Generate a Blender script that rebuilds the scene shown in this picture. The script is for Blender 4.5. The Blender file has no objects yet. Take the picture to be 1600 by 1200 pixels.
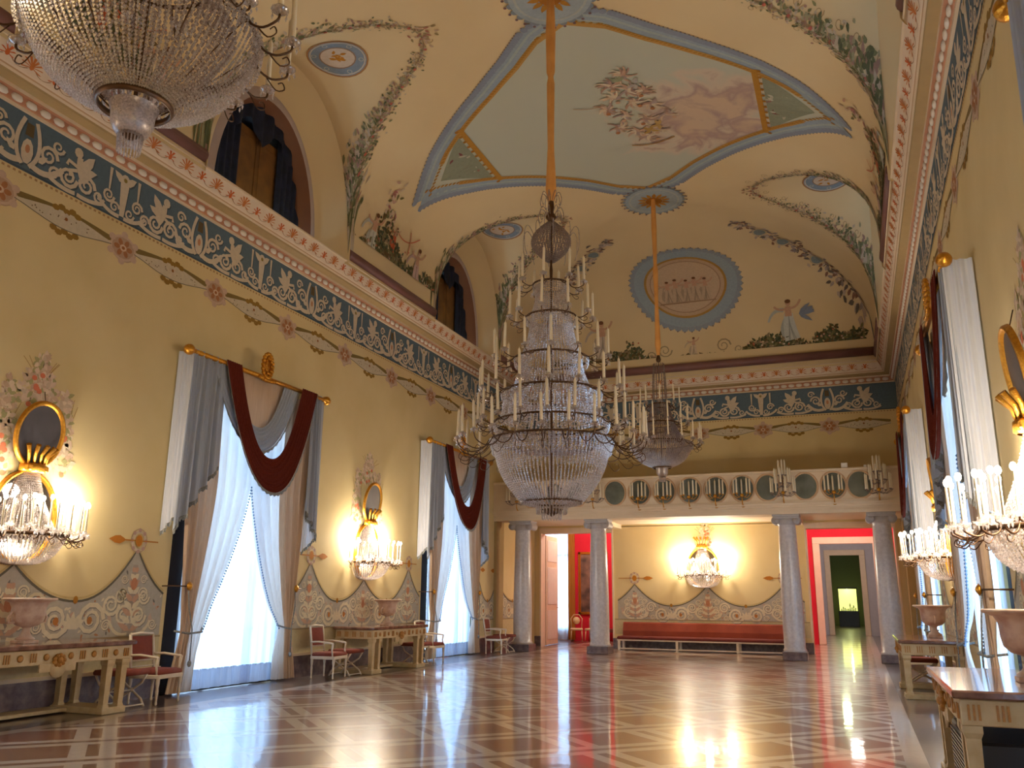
import bpy, math, random
from mathutils import Matrix, Vector
random.seed(7)
PI = math.pi
sc = bpy.context.scene
C = sc.collection

# ---------------------------------------------------------------- camera
YAW, PITCH, ROLL, FPX = .3748, .2453, .0092, 1337.75
CAM = Vector((10.784, 0, 1.6))
fwd = Vector((-math.sin(YAW)*math.cos(PITCH), math.cos(YAW)*math.cos(PITCH), math.sin(PITCH)))
rt = Vector((math.cos(YAW), math.sin(YAW), 0))
up = rt.cross(fwd)
r2 = rt*math.cos(ROLL) + up*math.sin(ROLL)
u2 = -rt*math.sin(ROLL) + up*math.cos(ROLL)
cd = bpy.data.cameras.new('camera')
cam = bpy.data.objects.new('camera', cd)
C.objects.link(cam)
M3 = Matrix((r2, u2, -fwd)).transposed()
cam.matrix_world = Matrix.Translation(CAM) @ M3.to_4x4()
cd.sensor_fit = 'HORIZONTAL'
cd.sensor_width = 36
cd.lens = FPX/1600*36
cd.clip_start = .05
cd.clip_end = 300
sc.camera = cam

# ---------------------------------------------------------------- world, exposure
w = bpy.data.worlds.new('sky')
sc.world = w
w.use_nodes = True
bg = w.node_tree.nodes['Background']
bg.inputs[0].default_value = (.46, .70, 1.0, 1)
bg.inputs[1].default_value = 9.0
sc.view_settings.view_transform = 'Standard'
sc.view_settings.look = 'None'
sc.view_settings.gamma = 1
sc.view_settings.use_curve_mapping = False
sc.view_settings.exposure = 0.35
cy = sc.cycles
cy.use_denoising = True
cy.max_bounces = 8
cy.diffuse_bounces = 4
cy.glossy_bounces = 4
cy.transmission_bounces = 6
cy.transparent_max_bounces = 24
cy.caustics_reflective = False
cy.caustics_refractive = False
cy.sample_clamp_indirect = 4.0
cy.sample_clamp_direct = 0

SCONCE_W = 62.0
def lamp(name, loc, power, col=(1, .89, .74), radius=.10, parent=None):
    l = bpy.data.lights.new(name, 'POINT')
    l.energy = power
    l.color = col
    l.shadow_soft_size = radius
    o = bpy.data.objects.new(name, l)
    C.objects.link(o)
    o.location = loc
    if parent: o.parent = parent
    return o

# ---------------------------------------------------------------- materials
def lin(c):
    return tuple((v/12.92 if v <= .04045 else ((v+.055)/1.055)**2.4) for v in (x/255 for x in c))
MATS = {}
def mat(name, rgb, rough=.6, metal=0, noise=.0, scale=6., rgb2=None, bump=0, bscale=40., emit=0, coat=0, spec=.5, sss=0):
    """principled material; noise mixes rgb towards rgb2 in soft procedural patches"""
    if name in MATS: return MATS[name]
    m = bpy.data.materials.new(name); m.use_nodes = True
    nt = m.node_tree; b = nt.nodes['Principled BSDF']
    c = lin(rgb)
    b.inputs['Roughness'].default_value = rough
    b.inputs['Metallic'].default_value = metal
    b.inputs['Specular IOR Level'].default_value = spec
    b.inputs['Coat Weight'].default_value = coat
    if rgb2 is None: rgb2 = tuple(v*.75 for v in rgb)
    tc = nt.nodes.new('ShaderNodeTexCoord')
    n = nt.nodes.new('ShaderNodeTexNoise'); n.inputs['Scale'].default_value = scale; n.inputs['Detail'].default_value = 5
    nt.links.new(tc.outputs['Object'], n.inputs['Vector'])
    mx = nt.nodes.new('ShaderNodeMix'); mx.data_type = 'RGBA'
    mr = nt.nodes.new('ShaderNodeMapRange')
    mr.inputs[1].default_value = .35; mr.inputs[2].default_value = .68; mr.inputs[4].default_value = noise if noise else .12
    nt.links.new(n.outputs['Fac'], mr.inputs[0]); nt.links.new(mr.outputs[0], mx.inputs['Factor'])
    mx.inputs[6].default_value = (*c, 1); mx.inputs[7].default_value = (*lin(rgb2), 1)
    nt.links.new(mx.outputs[2], b.inputs['Base Color'])
    if bump:
        n2 = nt.nodes.new('ShaderNodeTexNoise'); n2.inputs['Scale'].default_value = bscale
        nt.links.new(tc.outputs['Object'], n2.inputs['Vector'])
        bp = nt.nodes.new('ShaderNodeBump'); bp.inputs['Strength'].default_value = bump; bp.inputs['Distance'].default_value = .01
        nt.links.new(n2.outputs['Fac'], bp.inputs['Height']); nt.links.new(bp.outputs[0], b.inputs['Normal'])
    if emit:
        b.inputs['Emission Color'].default_value = (*c, 1); b.inputs['Emission Strength'].default_value = emit
    MATS[name] = m
    return m

def paint_mat(name='painted_ornament', rough=.75):
    """flat paint whose hue comes from the mesh's colour attribute, mottled a little"""
    if name in MATS: return MATS[name]
    m = bpy.data.materials.new(name); m.use_nodes = True
    nt = m.node_tree; b = nt.nodes['Principled BSDF']
    a = nt.nodes.new('ShaderNodeAttribute'); a.attribute_name = 'Col'
    tc = nt.nodes.new('ShaderNodeTexCoord')
    n = nt.nodes.new('ShaderNodeTexNoise'); n.inputs['Scale'].default_value = 14; n.inputs['Detail'].default_value = 4
    nt.links.new(tc.outputs['Object'], n.inputs['Vector'])
    h = nt.nodes.new('ShaderNodeHueSaturation')
    mr = nt.nodes.new('ShaderNodeMapRange'); mr.inputs[3].default_value = .85; mr.inputs[4].default_value = 1.15
    nt.links.new(n.outputs['Fac'], mr.inputs[0]); nt.links.new(mr.outputs[0], h.inputs['Value'])
    nt.links.new(a.outputs['Color'], h.inputs['Color']); nt.links.new(h.outputs[0], b.inputs['Base Color'])
    b.inputs['Roughness'].default_value = rough; b.inputs['Specular IOR Level'].default_value = .2
    MATS[name] = m
    return m

def fabric(name, rgb, transl=.5, transp=0., rgb2=None):
    """cloth that lets some light through"""
    if name in MATS: return MATS[name]
    m = bpy.data.materials.new(name); m.use_nodes = True
    nt = m.node_tree; nt.nodes.remove(nt.nodes['Principled BSDF']); out = nt.nodes['Material Output']
    tc = nt.nodes.new('ShaderNodeTexCoord')
    mp = nt.nodes.new('ShaderNodeMapping'); mp.inputs['Scale'].default_value = (30, 30, 1.5)
    n = nt.nodes.new('ShaderNodeTexNoise'); n.inputs['Scale'].default_value = 1.5
    nt.links.new(tc.outputs['Object'], mp.inputs[0]); nt.links.new(mp.outputs[0], n.inputs['Vector'])
    mx = nt.nodes.new('ShaderNodeMix'); mx.data_type = 'RGBA'
    mx.inputs[6].default_value = (*lin(rgb), 1); mx.inputs[7].default_value = (*lin(rgb2 or tuple(v*.85 for v in rgb)), 1)
    nt.links.new(n.outputs['Fac'], mx.inputs['Factor'])
    d = nt.nodes.new('ShaderNodeBsdfDiffuse'); t = nt.nodes.new('ShaderNodeBsdfTranslucent')
    nt.links.new(mx.outputs[2], d.inputs[0]); nt.links.new(mx.outputs[2], t.inputs[0])
    a = nt.nodes.new('ShaderNodeMixShader'); a.inputs[0].default_value = transl
    nt.links.new(d.outputs[0], a.inputs[1]); nt.links.new(t.outputs[0], a.inputs[2])
    last = a
    if transp:
        tr = nt.nodes.new('ShaderNodeBsdfTransparent')
        b2 = nt.nodes.new('ShaderNodeMixShader'); b2.inputs[0].default_value = transp
        nt.links.new(a.outputs[0], b2.inputs[1]); nt.links.new(tr.outputs[0], b2.inputs[2]); last = b2
    nt.links.new(last.outputs[0], out.inputs[0])
    MATS[name] = m
    return m

def crystal_mat(name, rgb=(225, 215, 215), transp=.35, gloss=.45, rough=.12):
    if name in MATS: return MATS[name]
    m = bpy.data.materials.new(name); m.use_nodes = True
    nt = m.node_tree; nt.nodes.remove(nt.nodes['Principled BSDF']); out = nt.nodes['Material Output']
    tr = nt.nodes.new('ShaderNodeBsdfTransparent'); tr.inputs[0].default_value = (.9, .88, .88, 1)
    g = nt.nodes.new('ShaderNodeBsdfGlossy'); g.inputs['Roughness'].default_value = rough; g.inputs[0].default_value = (*lin(rgb), 1)
    d = nt.nodes.new('ShaderNodeBsdfTranslucent'); d.inputs[0].default_value = (*lin(rgb), 1)
    a = nt.nodes.new('ShaderNodeMixShader'); a.inputs[0].default_value = gloss
    nt.links.new(d.outputs[0], a.inputs[1]); nt.links.new(g.outputs[0], a.inputs[2])
    b = nt.nodes.new('ShaderNodeMixShader')
    # facets: a cell pattern turns some facets clear and some mirror-bright
    v = nt.nodes.new('ShaderNodeTexVoronoi'); v.inputs['Scale'].default_value = 90
    tc = nt.nodes.new('ShaderNodeTexCoord'); nt.links.new(tc.outputs['Object'], v.inputs['Vector'])
    mr = nt.nodes.new('ShaderNodeMapRange'); mr.inputs[3].default_value = max(0, transp-.25); mr.inputs[4].default_value = min(1, transp+.25)
    nt.links.new(v.outputs['Color'], mr.inputs[0]); nt.links.new(mr.outputs[0], b.inputs[0])
    nt.links.new(a.outputs[0], b.inputs[1]); nt.links.new(tr.outputs[0], b.inputs[2])
    nt.links.new(b.outputs[0], out.inputs[0])
    MATS[name] = m
    return m

def smooth_pts(P, k=4):
    """rounded curve through the points"""
    P = [Vector(p) for p in P]; out = []
    for i in range(len(P)-1):
        a, b, c, d = P[max(i-1, 0)], P[i], P[i+1], P[min(i+2, len(P)-1)]
        for j in range(k):
            t = j/k; out.append(.5*((2*b)+(c-a)*t+(2*a-5*b+4*c-d)*t*t+(3*b-a-3*c+d)*t**3))
    return out+[P[-1]]
# ---------------------------------------------------------------- mesh builder
class MB:
    def __init__(s): s.v = []; s.f = []; s.m = []; s.c = []; s.sm = []
    def face(s, idx, mi=0, col=None, smooth=False):
        s.f.append(tuple(idx)); s.m.append(mi); s.c.append(col); s.sm.append(smooth)
    def quad(s, a, b, c, d, mi=0, col=None, smooth=False):
        n = len(s.v); s.v += [tuple(a), tuple(b), tuple(c), tuple(d)]; s.face((n, n+1, n+2, n+3), mi, col, smooth)
    def poly(s, pts, mi=0, col=None):
        n = len(s.v); s.v += [tuple(p) for p in pts]; s.face(range(n, n+len(pts)), mi, col)
    def box(s, x0, x1, y0, y1, z0, z1, mi=0, col=None):
        n = len(s.v)
        s.v += [(x, y, z) for x in (x0, x1) for y in (y0, y1) for z in (z0, z1)]
        for q in ((0, 1, 3, 2), (4, 6, 7, 5), (0, 4, 5, 1), (2, 3, 7, 6), (0, 2, 6, 4), (1, 5, 7, 3)):
            s.face([n+i for i in q], mi, col)
    def bev(s, x0, x1, y0, y1, z0, z1, b=.01, mi=0):
        """box with its vertical edges and top edge chamfered"""
        b = min(b, (x1-x0)/2.1, (y1-y0)/2.1, (z1-z0)/2.1)
        def ring(i, z): 
            return [(x0+i+b, y0+i, z), (x1-i-b, y0+i, z), (x1-i, y0+i+b, z), (x1-i, y1-i-b, z), (x1-i-b, y1-i, z), (x0+i+b, y1-i, z), (x0+i, y1-i-b, z), (x0+i, y0+i+b, z)]
        rs = [ring(b, z0), ring(0, z0+b), ring(0, z1-b), ring(b, z1)]
        s.loft(rs, mi, closed=True, caps=True)
    def grid(s, rows, mi=0, col=None, smooth=True, closed=False):
        n = len(s.v); k = len(rows[0])
        for r in rows: s.v += [tuple(p) for p in r]
        for i in range(len(rows)-1):
            for j in range(k if closed else k-1):
                a = n+i*k+j; b = n+i*k+(j+1) % k
                s.face((a, b, b+k, a+k), mi, col, smooth)
        return n
    def loft(s, rings, mi=0, closed=True, caps=False, smooth=False, col=None):
        k = len(rings[0]); n = s.grid(rings, mi, col, smooth, closed)
        if caps:
            s.face(list(range(n+k-1, n-1, -1)), mi, col)
            e = n+(len(rings)-1)*k
            s.face(list(range(e, e+k)), mi, col)
    def lathe(s, prof, c=(0, 0, 0), n=16, mi=0, caps=False, smooth=True, a0=0, a1=2*PI, col=None, axis='Z', sy=1.):
        full = abs(a1-a0-2*PI) < 1e-6
        rows = []
        for r, z in prof:
            ring = []
            for i in range(n if full else n+1):
                a = a0+(a1-a0)*i/n
                p = (r*math.cos(a), r*math.sin(a)*sy, z)
                if axis == 'X': p = (z, p[0], p[1])
                if axis == 'Y': p = (p[0], z, p[1])
                ring.append((c[0]+p[0], c[1]+p[1], c[2]+p[2]))
            rows.append(ring)
        s.loft(rows, mi, full, caps and full, smooth, col)
    def tube(s, pts, r=.02, n=6, mi=0, col=None, caps=True):
        pts = [Vector(p) for p in pts]; rows = []
        up0 = Vector((0, 0, 1)); 
        for i, p in enumerate(pts):
            t = (pts[min(i+1, len(pts)-1)]-pts[max(i-1, 0)]); t = t.normalized() if t.length > 1e-9 else Vector((0, 0, 1))
            a = t.cross(up0)
            if a.length < .1: a = t.cross(Vector((1, 0, 0)))
            if rows and a.dot(la) < 0: a = -a
            a.normalize(); la = a; b = t.cross(a)
            rr = r(i/(len(pts)-1)) if callable(r) else r
            rows.append([p+a*(rr*math.cos(2*PI*k/n))+b*(rr*math.sin(2*PI*k/n)) for k in range(n)])
        s.loft(rows, mi, True, caps, True, col)
    def bead(s, p, r, mi=0, h=1.4):
        n = len(s.v); x, y, z = p
        s.v += [(x+r, y, z), (x, y+r, z), (x-r, y, z), (x, y-r, z), (x, y, z+r*h), (x, y, z-r*h)]
        for i in range(4):
            j = (i+1) % 4
            s.face((n+i, n+j, n+4), mi); s.face((n+j, n+i, n+5), mi)
    def ball(s, p, r, mi=0, n=8, k=5, sz=1., col=None):
        s.lathe([(max(r*math.sin(PI*i/k), 1e-4), -r*sz*math.cos(PI*i/k)) for i in range(k+1)], p, n, mi, col=col)
    def xf(s, M):
        s.v = [tuple(M @ Vector(p)) for p in s.v]; return s
    def build(s, name, mats, parent=None, loc=None):
        me = bpy.data.meshes.new(name)
        me.from_pydata(s.v, [], s.f)
        if not isinstance(mats, (list, tuple)): mats = [mats]
        for m in mats: me.materials.append(m)
        me.polygons.foreach_set('material_index', s.m)
        me.polygons.foreach_set('use_smooth', s.sm)
        if any(c is not None for c in s.c):
            at = me.color_attributes.new('Col', 'FLOAT_COLOR', 'CORNER')
            buf = []
            for f, c in zip(s.f, s.c):
                l = lin(c) if c is not None else (.5, .5, .5)
                buf += [l[0], l[1], l[2], 1.]*len(f)
            at.data.foreach_set('color', buf)
        me.update()
        o = bpy.data.objects.new(name, me); C.objects.link(o)
        if loc is not None: o.location = loc
        if parent is not None: o.parent = parent
        return o

def tag(o, label=None, cat=None, group=None, kind=None):
    if label: o['label'] = label
    if cat: o['category'] = cat
    if group: o['group'] = group
    if kind: o['kind'] = kind
    return o
def empty(name, label, cat, loc=(0, 0, 0), rz=0, group=None):
    o = bpy.data.objects.new(name, None); C.objects.link(o)
    o.location = loc; o.rotation_euler = (0, 0, rz)
    return tag(o, label, cat, group)
def struct(name, mb, m, parent=None):
    o = mb.build(name, m, parent)
    if parent is None: o['kind'] = 'structure'
    return o
def copy_tree(o, parent=None, loc=None, rz=None, label=None, group=None):
    c = o.copy(); C.objects.link(c)
    if parent is not None: c.parent = parent
    for ch in list(o.children): copy_tree(ch, c)
    if loc is not None: c.location = loc
    if rz is not None: c.rotation_euler = (0, 0, rz)
    if label: c['label'] = label
    if group: c['group'] = group
    return c
def link_dup(o, parent, loc, rz=0, name=None):
    c = o.copy(); C.objects.link(c); c.parent = parent; c.location = loc; c.rotation_euler = (0, 0, rz)
    return c

# ---------------------------------------------------------------- drawing on surfaces
class Draw:
    """flat painted shapes in a chart (u,v); chart(u,v,h) gives the point h above the surface"""
    def __init__(s, chart, h0=.003, dh=.0015): s.mb = MB(); s.ch = chart; s.h0 = h0; s.dh = dh; s.tick = 0
    def P(s, u, v, L): return s.ch(u, v, s.h0+s.dh*L+s.tick*2.2e-5)
    def bump(s): s.tick = (s.tick+1) % 50
    def poly(s, pts, col, L=0):
        s.bump()
        s.mb.poly([s.P(u, v, L) for u, v in pts], 0, col)
    def disc(s, u, v, a, b, col, L=0, n=14, rot=0, rings=1):
        s.bump()
        cr, sr = math.cos(rot), math.sin(rot)
        def pt(k, i):
            x = a*k*math.cos(2*PI*i/n); y = b*k*math.sin(2*PI*i/n)
            return s.P(u+x*cr-y*sr, v+x*sr+y*cr, L)
        if rings == 1:
            s.mb.poly([pt(1, i) for i in range(n)], 0, col)
        else:
            s.mb.grid([[pt(max(k/rings, .001), i) for i in range(n)] for k in range(rings+1)], 0, col, False, True)
    def ring(s, u, v, a, b, wd, col, L=0, n=20, rot=0):
        s.bump()
        cr, sr = math.cos(rot), math.sin(rot)
        rows = []
        for q in (0, 1):
            r = []
            for i in range(n):
                x = (a-wd*q)*math.cos(2*PI*i/n); y = (b-wd*q)*math.sin(2*PI*i/n)
                r.append(s.P(u+x*cr-y*sr, v+x*sr+y*cr, L))
            rows.append(r)
        s.mb.grid(rows, 0, col, False, True)
    def stroke(s, pts, wd, col, L=0):
        s.bump()
        n = len(pts); A = []; B = []
        for i, (u, v) in enumerate(pts):
            a = pts[max(i-1, 0)]; b = pts[min(i+1, n-1)]
            dx, dy = b[0]-a[0], b[1]-a[1]; l = math.hypot(dx, dy) or 1
            ww = (wd(i/(n-1)) if callable(wd) else wd)/2
            A.append(s.P(u-dy/l*ww, v+dx/l*ww, L)); B.append(s.P(u+dy/l*ww, v-dx/l*ww, L))
        s.mb.grid([A, B], 0, col, False)
    def spiral(s, u, v, r, turns, col, wd, L=0, dirn=1, a0=0, n=None):
        n = n or int(10*turns)+2
        s.stroke([(u+r*(1-.8*t/(n-1))*math.cos(a0+dirn*2*PI*turns*t/(n-1)), v+r*(1-.8*t/(n-1))*math.sin(a0+dirn*2*PI*turns*t/(n-1))) for t in range(n)], lambda q: wd*(1-.5*q), col, L)
    def leaf(s, u, v, l, wd, ang, col, L=0):
        c, n = math.cos(ang), math.sin(ang)
        pts = [(0, 0), (.3*l, wd/2), (.7*l, wd*.4), (l, 0), (.6*l, -wd*.42), (.25*l, -wd/2)]
        s.poly([(u+x*c-y*n, v+x*n+y*c) for x, y in pts], col, L)
    def curve(s, P0, P1, P2, wd, col, L=0, n=8):
        s.stroke([((1-t)**2*P0[0]+2*t*(1-t)*P1[0]+t*t*P2[0], (1-t)**2*P0[1]+2*t*(1-t)*P1[1]+t*t*P2[1]) for t in (i/n for i in range(n+1))], wd, col, L)
    def build(s, name, parent): return s.mb.build(name, paint_mat(), parent)

# ---------------------------------------------------------------- dimensions
W, YB, YF = 12.48, 29.2, -3.0       # width, far wall, wall behind the viewer
XC = W/2
BAYS = (4.1, 13.35, 22.6)
PIERS = (8.72, 17.98)
ZS, HV, AV, YE, EV, NV = 9.25, 3.55, 5.74, 28.7, 5.9, 2.8
def zv(x, y):
    u = min(1., abs(x-XC)/AV); z = (1-u**NV)**(1/NV)
    d = YE-y
    if d < EV:
        v = min(1., 1-d/EV); z = min(z, (1-v**NV)**(1/NV))
    return ZS+HV*z
def zp(y):
    b = -1.
    for y0 in BAYS:
        q = abs(y-y0)/2.35
        if q < 1: b = max(b, ZS+3.38*(1-q**2.2)**(1/2.2))
    return b
def ZZ(x, y): return max(zv(x, y), zp(y))
def on_vault(x, y, h):
    x = min(max(x, .5), W-.5); y = min(y, YE-.001)
    e = .004
    z = ZZ(x, y)
    gx = (ZZ(min(x+e, W-.5), y)-ZZ(max(x-e, .5), y))/(min(x+e, W-.5)-max(x-e, .5)); gy = (ZZ(x, min(y+e, YE-.0005))-ZZ(x, y-e))/(2*e)
    gx = max(-8, min(8, gx)); gy = max(-8, min(8, gy))
    n = Vector((gx, gy, -1)).normalized()
    return (x+n.x*h, y+n.y*h, z+n.z*h)
# ================================================================ shell
Y_WALL = mat('yellow_wall_plaster', (226, 202, 148), .8, noise=.6, scale=.9, rgb2=(214, 188, 130), bump=.05, bscale=9, spec=.2)
Y_VAULT = mat('cream_vault_plaster', (224, 200, 154), .85, noise=.6, scale=.5, rgb2=(214, 188, 142), spec=.15)
M_CREAM = mat('cream_stucco', (222, 200, 168), .6, noise=.3, scale=3, rgb2=(204, 176, 140))
M_PINK = mat('pink_tan_stucco', (198, 160, 120), .6)
M_TAN = mat('olive_tan_band', (176, 148, 100), .6)
M_BLUE = mat('slate_blue_band', (84, 104, 118), .8, noise=.5, scale=2.5, rgb2=(66, 90, 98))
M_GOLD = mat('gilt', (222, 160, 58), .32, metal=.85, bump=.5, bscale=60, rgb2=(170, 104, 30), noise=.5, scale=30)
M_BRONZE = mat('dark_bronze', (92, 66, 44), .4, metal=.7)
M_MARBLE_D = mat('dark_purple_marble', (84, 68, 72), .3, noise=.8, scale=9, rgb2=(130, 112, 110))
M_COL = mat('grey_marble', (198, 190, 186), .28, noise=.6, scale=14, rgb2=(168, 158, 156))
M_CAP = mat('grey_stone', (176, 168, 164), .5, noise=.4, scale=10, rgb2=(150, 142, 140))
M_BLACK = mat('near_black', (26, 24, 28), .5)
M_NAVY = mat('navy_cloth', (26, 32, 58), .9, noise=.8, scale=5, rgb2=(12, 14, 26))
M_TUBE = mat('mauve_brown_roll', (128, 88, 82), .45, noise=.5, scale=1.2, rgb2=(96, 60, 56))
M_WHITEP = mat('white_paint', (232, 224, 210), .5)
M_CREAMP = mat('cream_paint', (226, 205, 160), .5, noise=.4, scale=12, rgb2=(204, 176, 124))
M_RED = mat('crimson_wall', (214, 24, 50), .8, noise=.4, scale=2, rgb2=(190, 16, 40))
M_CANDLE = mat('ivory_candle', (238, 222, 190), .45, spec=.4)
M_DOORP = mat('pale_door_paint', (232, 208, 178), .55)

# ---- floor: diagonal bands of pale marble in brown fields, polished
def floor_material():
    m = bpy.data.materials.new('polished_inlaid_marble'); m.use_nodes = True
    nt = m.node_tree; b = nt.nodes['Principled BSDF']; N = nt.nodes; Lk = nt.links
    def math_(op, a, c=None):
        n = N.new('ShaderNodeMath'); n.operation = op
        for i, v in enumerate((a, c)):
            if v is None: continue
            if isinstance(v, (int, float)): n.inputs[i].default_value = v
            else: Lk.new(v, n.inputs[i])
        return n.outputs[0]
    tc = N.new('ShaderNodeTexCoord'); sp = N.new('ShaderNodeSeparateXYZ'); Lk.new(tc.outputs['Object'], sp.inputs[0])
    x, y = sp.outputs[0], sp.outputs[1]
    p = math_('MULTIPLY', math_('ADD', x, y), .70711)
    q = math_('MULTIPLY', math_('SUBTRACT', y, x), .70711)
    T = 1.245
    def bands(c, c0):
        f = math_('SUBTRACT', math_('FLOORED_MODULO', math_('ADD', c, T/2-c0+50*T), T), T/2)   # distance from band centre
        a = math_('ABSOLUTE', f)
        s1 = math_('MULTIPLY', math_('GREATER_THAN', a, .062), math_('LESS_THAN', a, .225))
        inner = math_('LESS_THAN', a, .062)
        return s1, inner
    sp1, ip = bands(p, 7.48); sq1, iq = bands(q, 3.71)
    stripe = math_('MAXIMUM', sp1, sq1)
    gap = math_('MAXIMUM', math_('MULTIPLY', iq, 1), math_('MULTIPLY', ip, math_('SUBTRACT', 1, sq1)))
    # side borders
    xb = math_('MINIMUM', math_('ABSOLUTE', math_('SUBTRACT', x, 11.22)), math_('ABSOLUTE', math_('SUBTRACT', x, 1.26)))
    border = math_('LESS_THAN', xb, .11)
    outer = math_('GREATER_THAN', math_('ABSOLUTE', math_('SUBTRACT', x, 6.24)), 4.98)
    def col(c): 
        n = N.new('ShaderNodeRGB'); n.outputs[0].default_value = (*lin(c), 1); return n.outputs[0]
    def mix(f, a, c):
        n = N.new('ShaderNodeMix'); n.data_type = 'RGBA'
        if isinstance(f, (int, float)): n.inputs[0].default_value = f
        else: Lk.new(f, n.inputs[0])
        Lk.new(a, n.inputs[6]); Lk.new(c, n.inputs[7]); return n.outputs[2]
    nz = N.new('ShaderNodeTexNoise'); nz.inputs['Scale'].default_value = 1.1; nz.inputs['Detail'].default_value = 6
    Lk.new(tc.outputs['Object'], nz.inputs['Vector'])
    v = N.new('ShaderNodeTexNoise'); v.inputs['Scale'].default_value = 7; v.inputs['Detail'].default_value = 8; v.inputs['Distortion'].default_value = 1.5
    Lk.new(tc.outputs['Object'], v.inputs['Vector'])
    brown = mix(nz.outputs['Fac'], col((120, 70, 48)), col((158, 108, 84)))
    brown = mix(math_('MULTIPLY', v.outputs['Fac'], .45), brown, col((104, 58, 42)))
    pale = mix(v.outputs['Fac'], col((210, 194, 178)), col((184, 166, 150)))
    c = mix(stripe, brown, pale)
    c = mix(math_('MULTIPLY', gap, .8), c, col((120, 78, 52)))
    c = mix(outer, c, mix(v.outputs['Fac'], col((112, 92, 84)), col((86, 68, 62))))
    c = mix(border, c, pale)
    Lk.new(c, b.inputs['Base Color'])
    b.inputs['Roughness'].default_value = .30
    b.inputs['IOR'].default_value = 1.5; b.inputs['Specular IOR Level'].default_value = .3
    b.inputs['Coat Weight'].default_value = .7; b.inputs['Coat Roughness'].default_value = .06; b.inputs['Coat IOR'].default_value = 1.5
    w_ = N.new('ShaderNodeTexNoise'); w_.inputs['Scale'].default_value = 1.3; w_.inputs['Detail'].default_value = 3
    Lk.new(tc.outputs['Object'], w_.inputs['Vector'])
    bp = N.new('ShaderNodeBump'); bp.inputs['Strength'].default_value = .2; bp.inputs['Distance'].default_value = .02
    Lk.new(w_.outputs['Fac'], bp.inputs['Height']); Lk.new(bp.outputs[0], b.inputs['Normal']); Lk.new(bp.outputs[0], b.inputs['Coat Normal'])
    return m
mb = MB(); mb.box(-4.2, W+1.2, YF-.2, 70, -.12, 0); struct('floor', mb, floor_material())

# ---- long walls with the window openings
OP = 1.68; OPH = 5.35; REV = .75
def long_wall(name, X, sgn):
    """X: wall plane; sgn: +1 when the room is on the +X side"""
    mb = MB(); mb2 = MB()
    cuts = [(y-OP, y+OP) for y in BAYS]
    ys = [YF]+[v for c in cuts for v in c]+[YB+.4]
    for i in range(len(ys)-1):
        a, b = ys[i], ys[i+1]
        if i % 2 == 0: mb.quad((X, a, 0), (X, b, 0), (X, b, ZS), (X, a, ZS))
        else:
            mb.quad((X, a, OPH), (X, b, OPH), (X, b, ZS), (X, a, ZS))
            Xo = X-sgn*REV
            mb.quad((X, a, 0), (Xo, a, 0), (Xo, a, OPH), (X, a, OPH)); mb.quad((X, b, 0), (Xo, b, 0), (Xo, b, OPH), (X, b, OPH))
            mb.quad((X, a, OPH), (Xo, a, OPH), (Xo, b, OPH), (X, b, OPH))
            mb.quad((X, a, 0.0), (Xo, a, 0.0), (Xo, b, 0.0), (X, b, 0.0))
    wl = struct(name, mb, Y_WALL)
    # marble skirting, one run per pier
    bb = MB()
    for i in range(0, len(ys)-1, 2):
        a, b = ys[i], ys[i+1]
        x0, x1 = sorted((X+sgn*.002, X+sgn*.05))
        bb.box(x0, x1, a, b, 0, .42); x0, x1 = sorted((X+sgn*.002, X+sgn*.035)); bb.box(x0, x1, a, b, .42, .47, 1)
    struct('baseboard_'+name.split('_')[1], bb, [M_MARBLE_D, M_CREAM])
    return wl
wall_left = long_wall('wall_left', 0, 1)
wall_right = long_wall('wall_right', W, -1)
mb = MB(); mb.quad((0, YF, 0), (W, YF, 0), (W, YF, 13), (0, YF, 13)); struct('wall_front', mb, Y_WALL)

# ---- far wall: lower panel between the two openings, upper wall above the gallery
PX0, PX1 = 3.1, 9.38
OX0, OX1 = .42, 12.06
ZG = 4.05
mb = MB()
mb.box(PX0, PX1, YB, YB+.4, 0, ZG)
mb.box(-.02, OX0, YB, YB+.4, 0, ZG); mb.box(OX1, W+.02, YB, YB+.4, 0, ZG)
mb.box(-.02, W+.02, YB, YB+.4, ZG-.02, ZS+.05)
wall_back = struct('wall_back', mb, Y_WALL)
bb = MB()
for a, b in ((PX0-.05, PX1+.05), (.0, OX0+.04), (OX1-.04, W)):
    bb.box(a, b, YB-.05, YB-.001, 0, .34)
struct('baseboard_back', bb, M_MARBLE_D)
# door casings of the two side openings
mb = MB()
for a in (OX0, PX0-.06, PX1, OX1-.06):
    mb.box(a+.002, a+.058, YB-.03, YB+.42, .0, ZG-.2)
mb.box(OX0, PX0, YB-.03, YB+.42, ZG-.2, ZG-.02); mb.box(PX1, OX1, YB-.03, YB+.42, ZG-.2, ZG-.02)
struct('trim_1', mb, M_DOORP)

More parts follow.
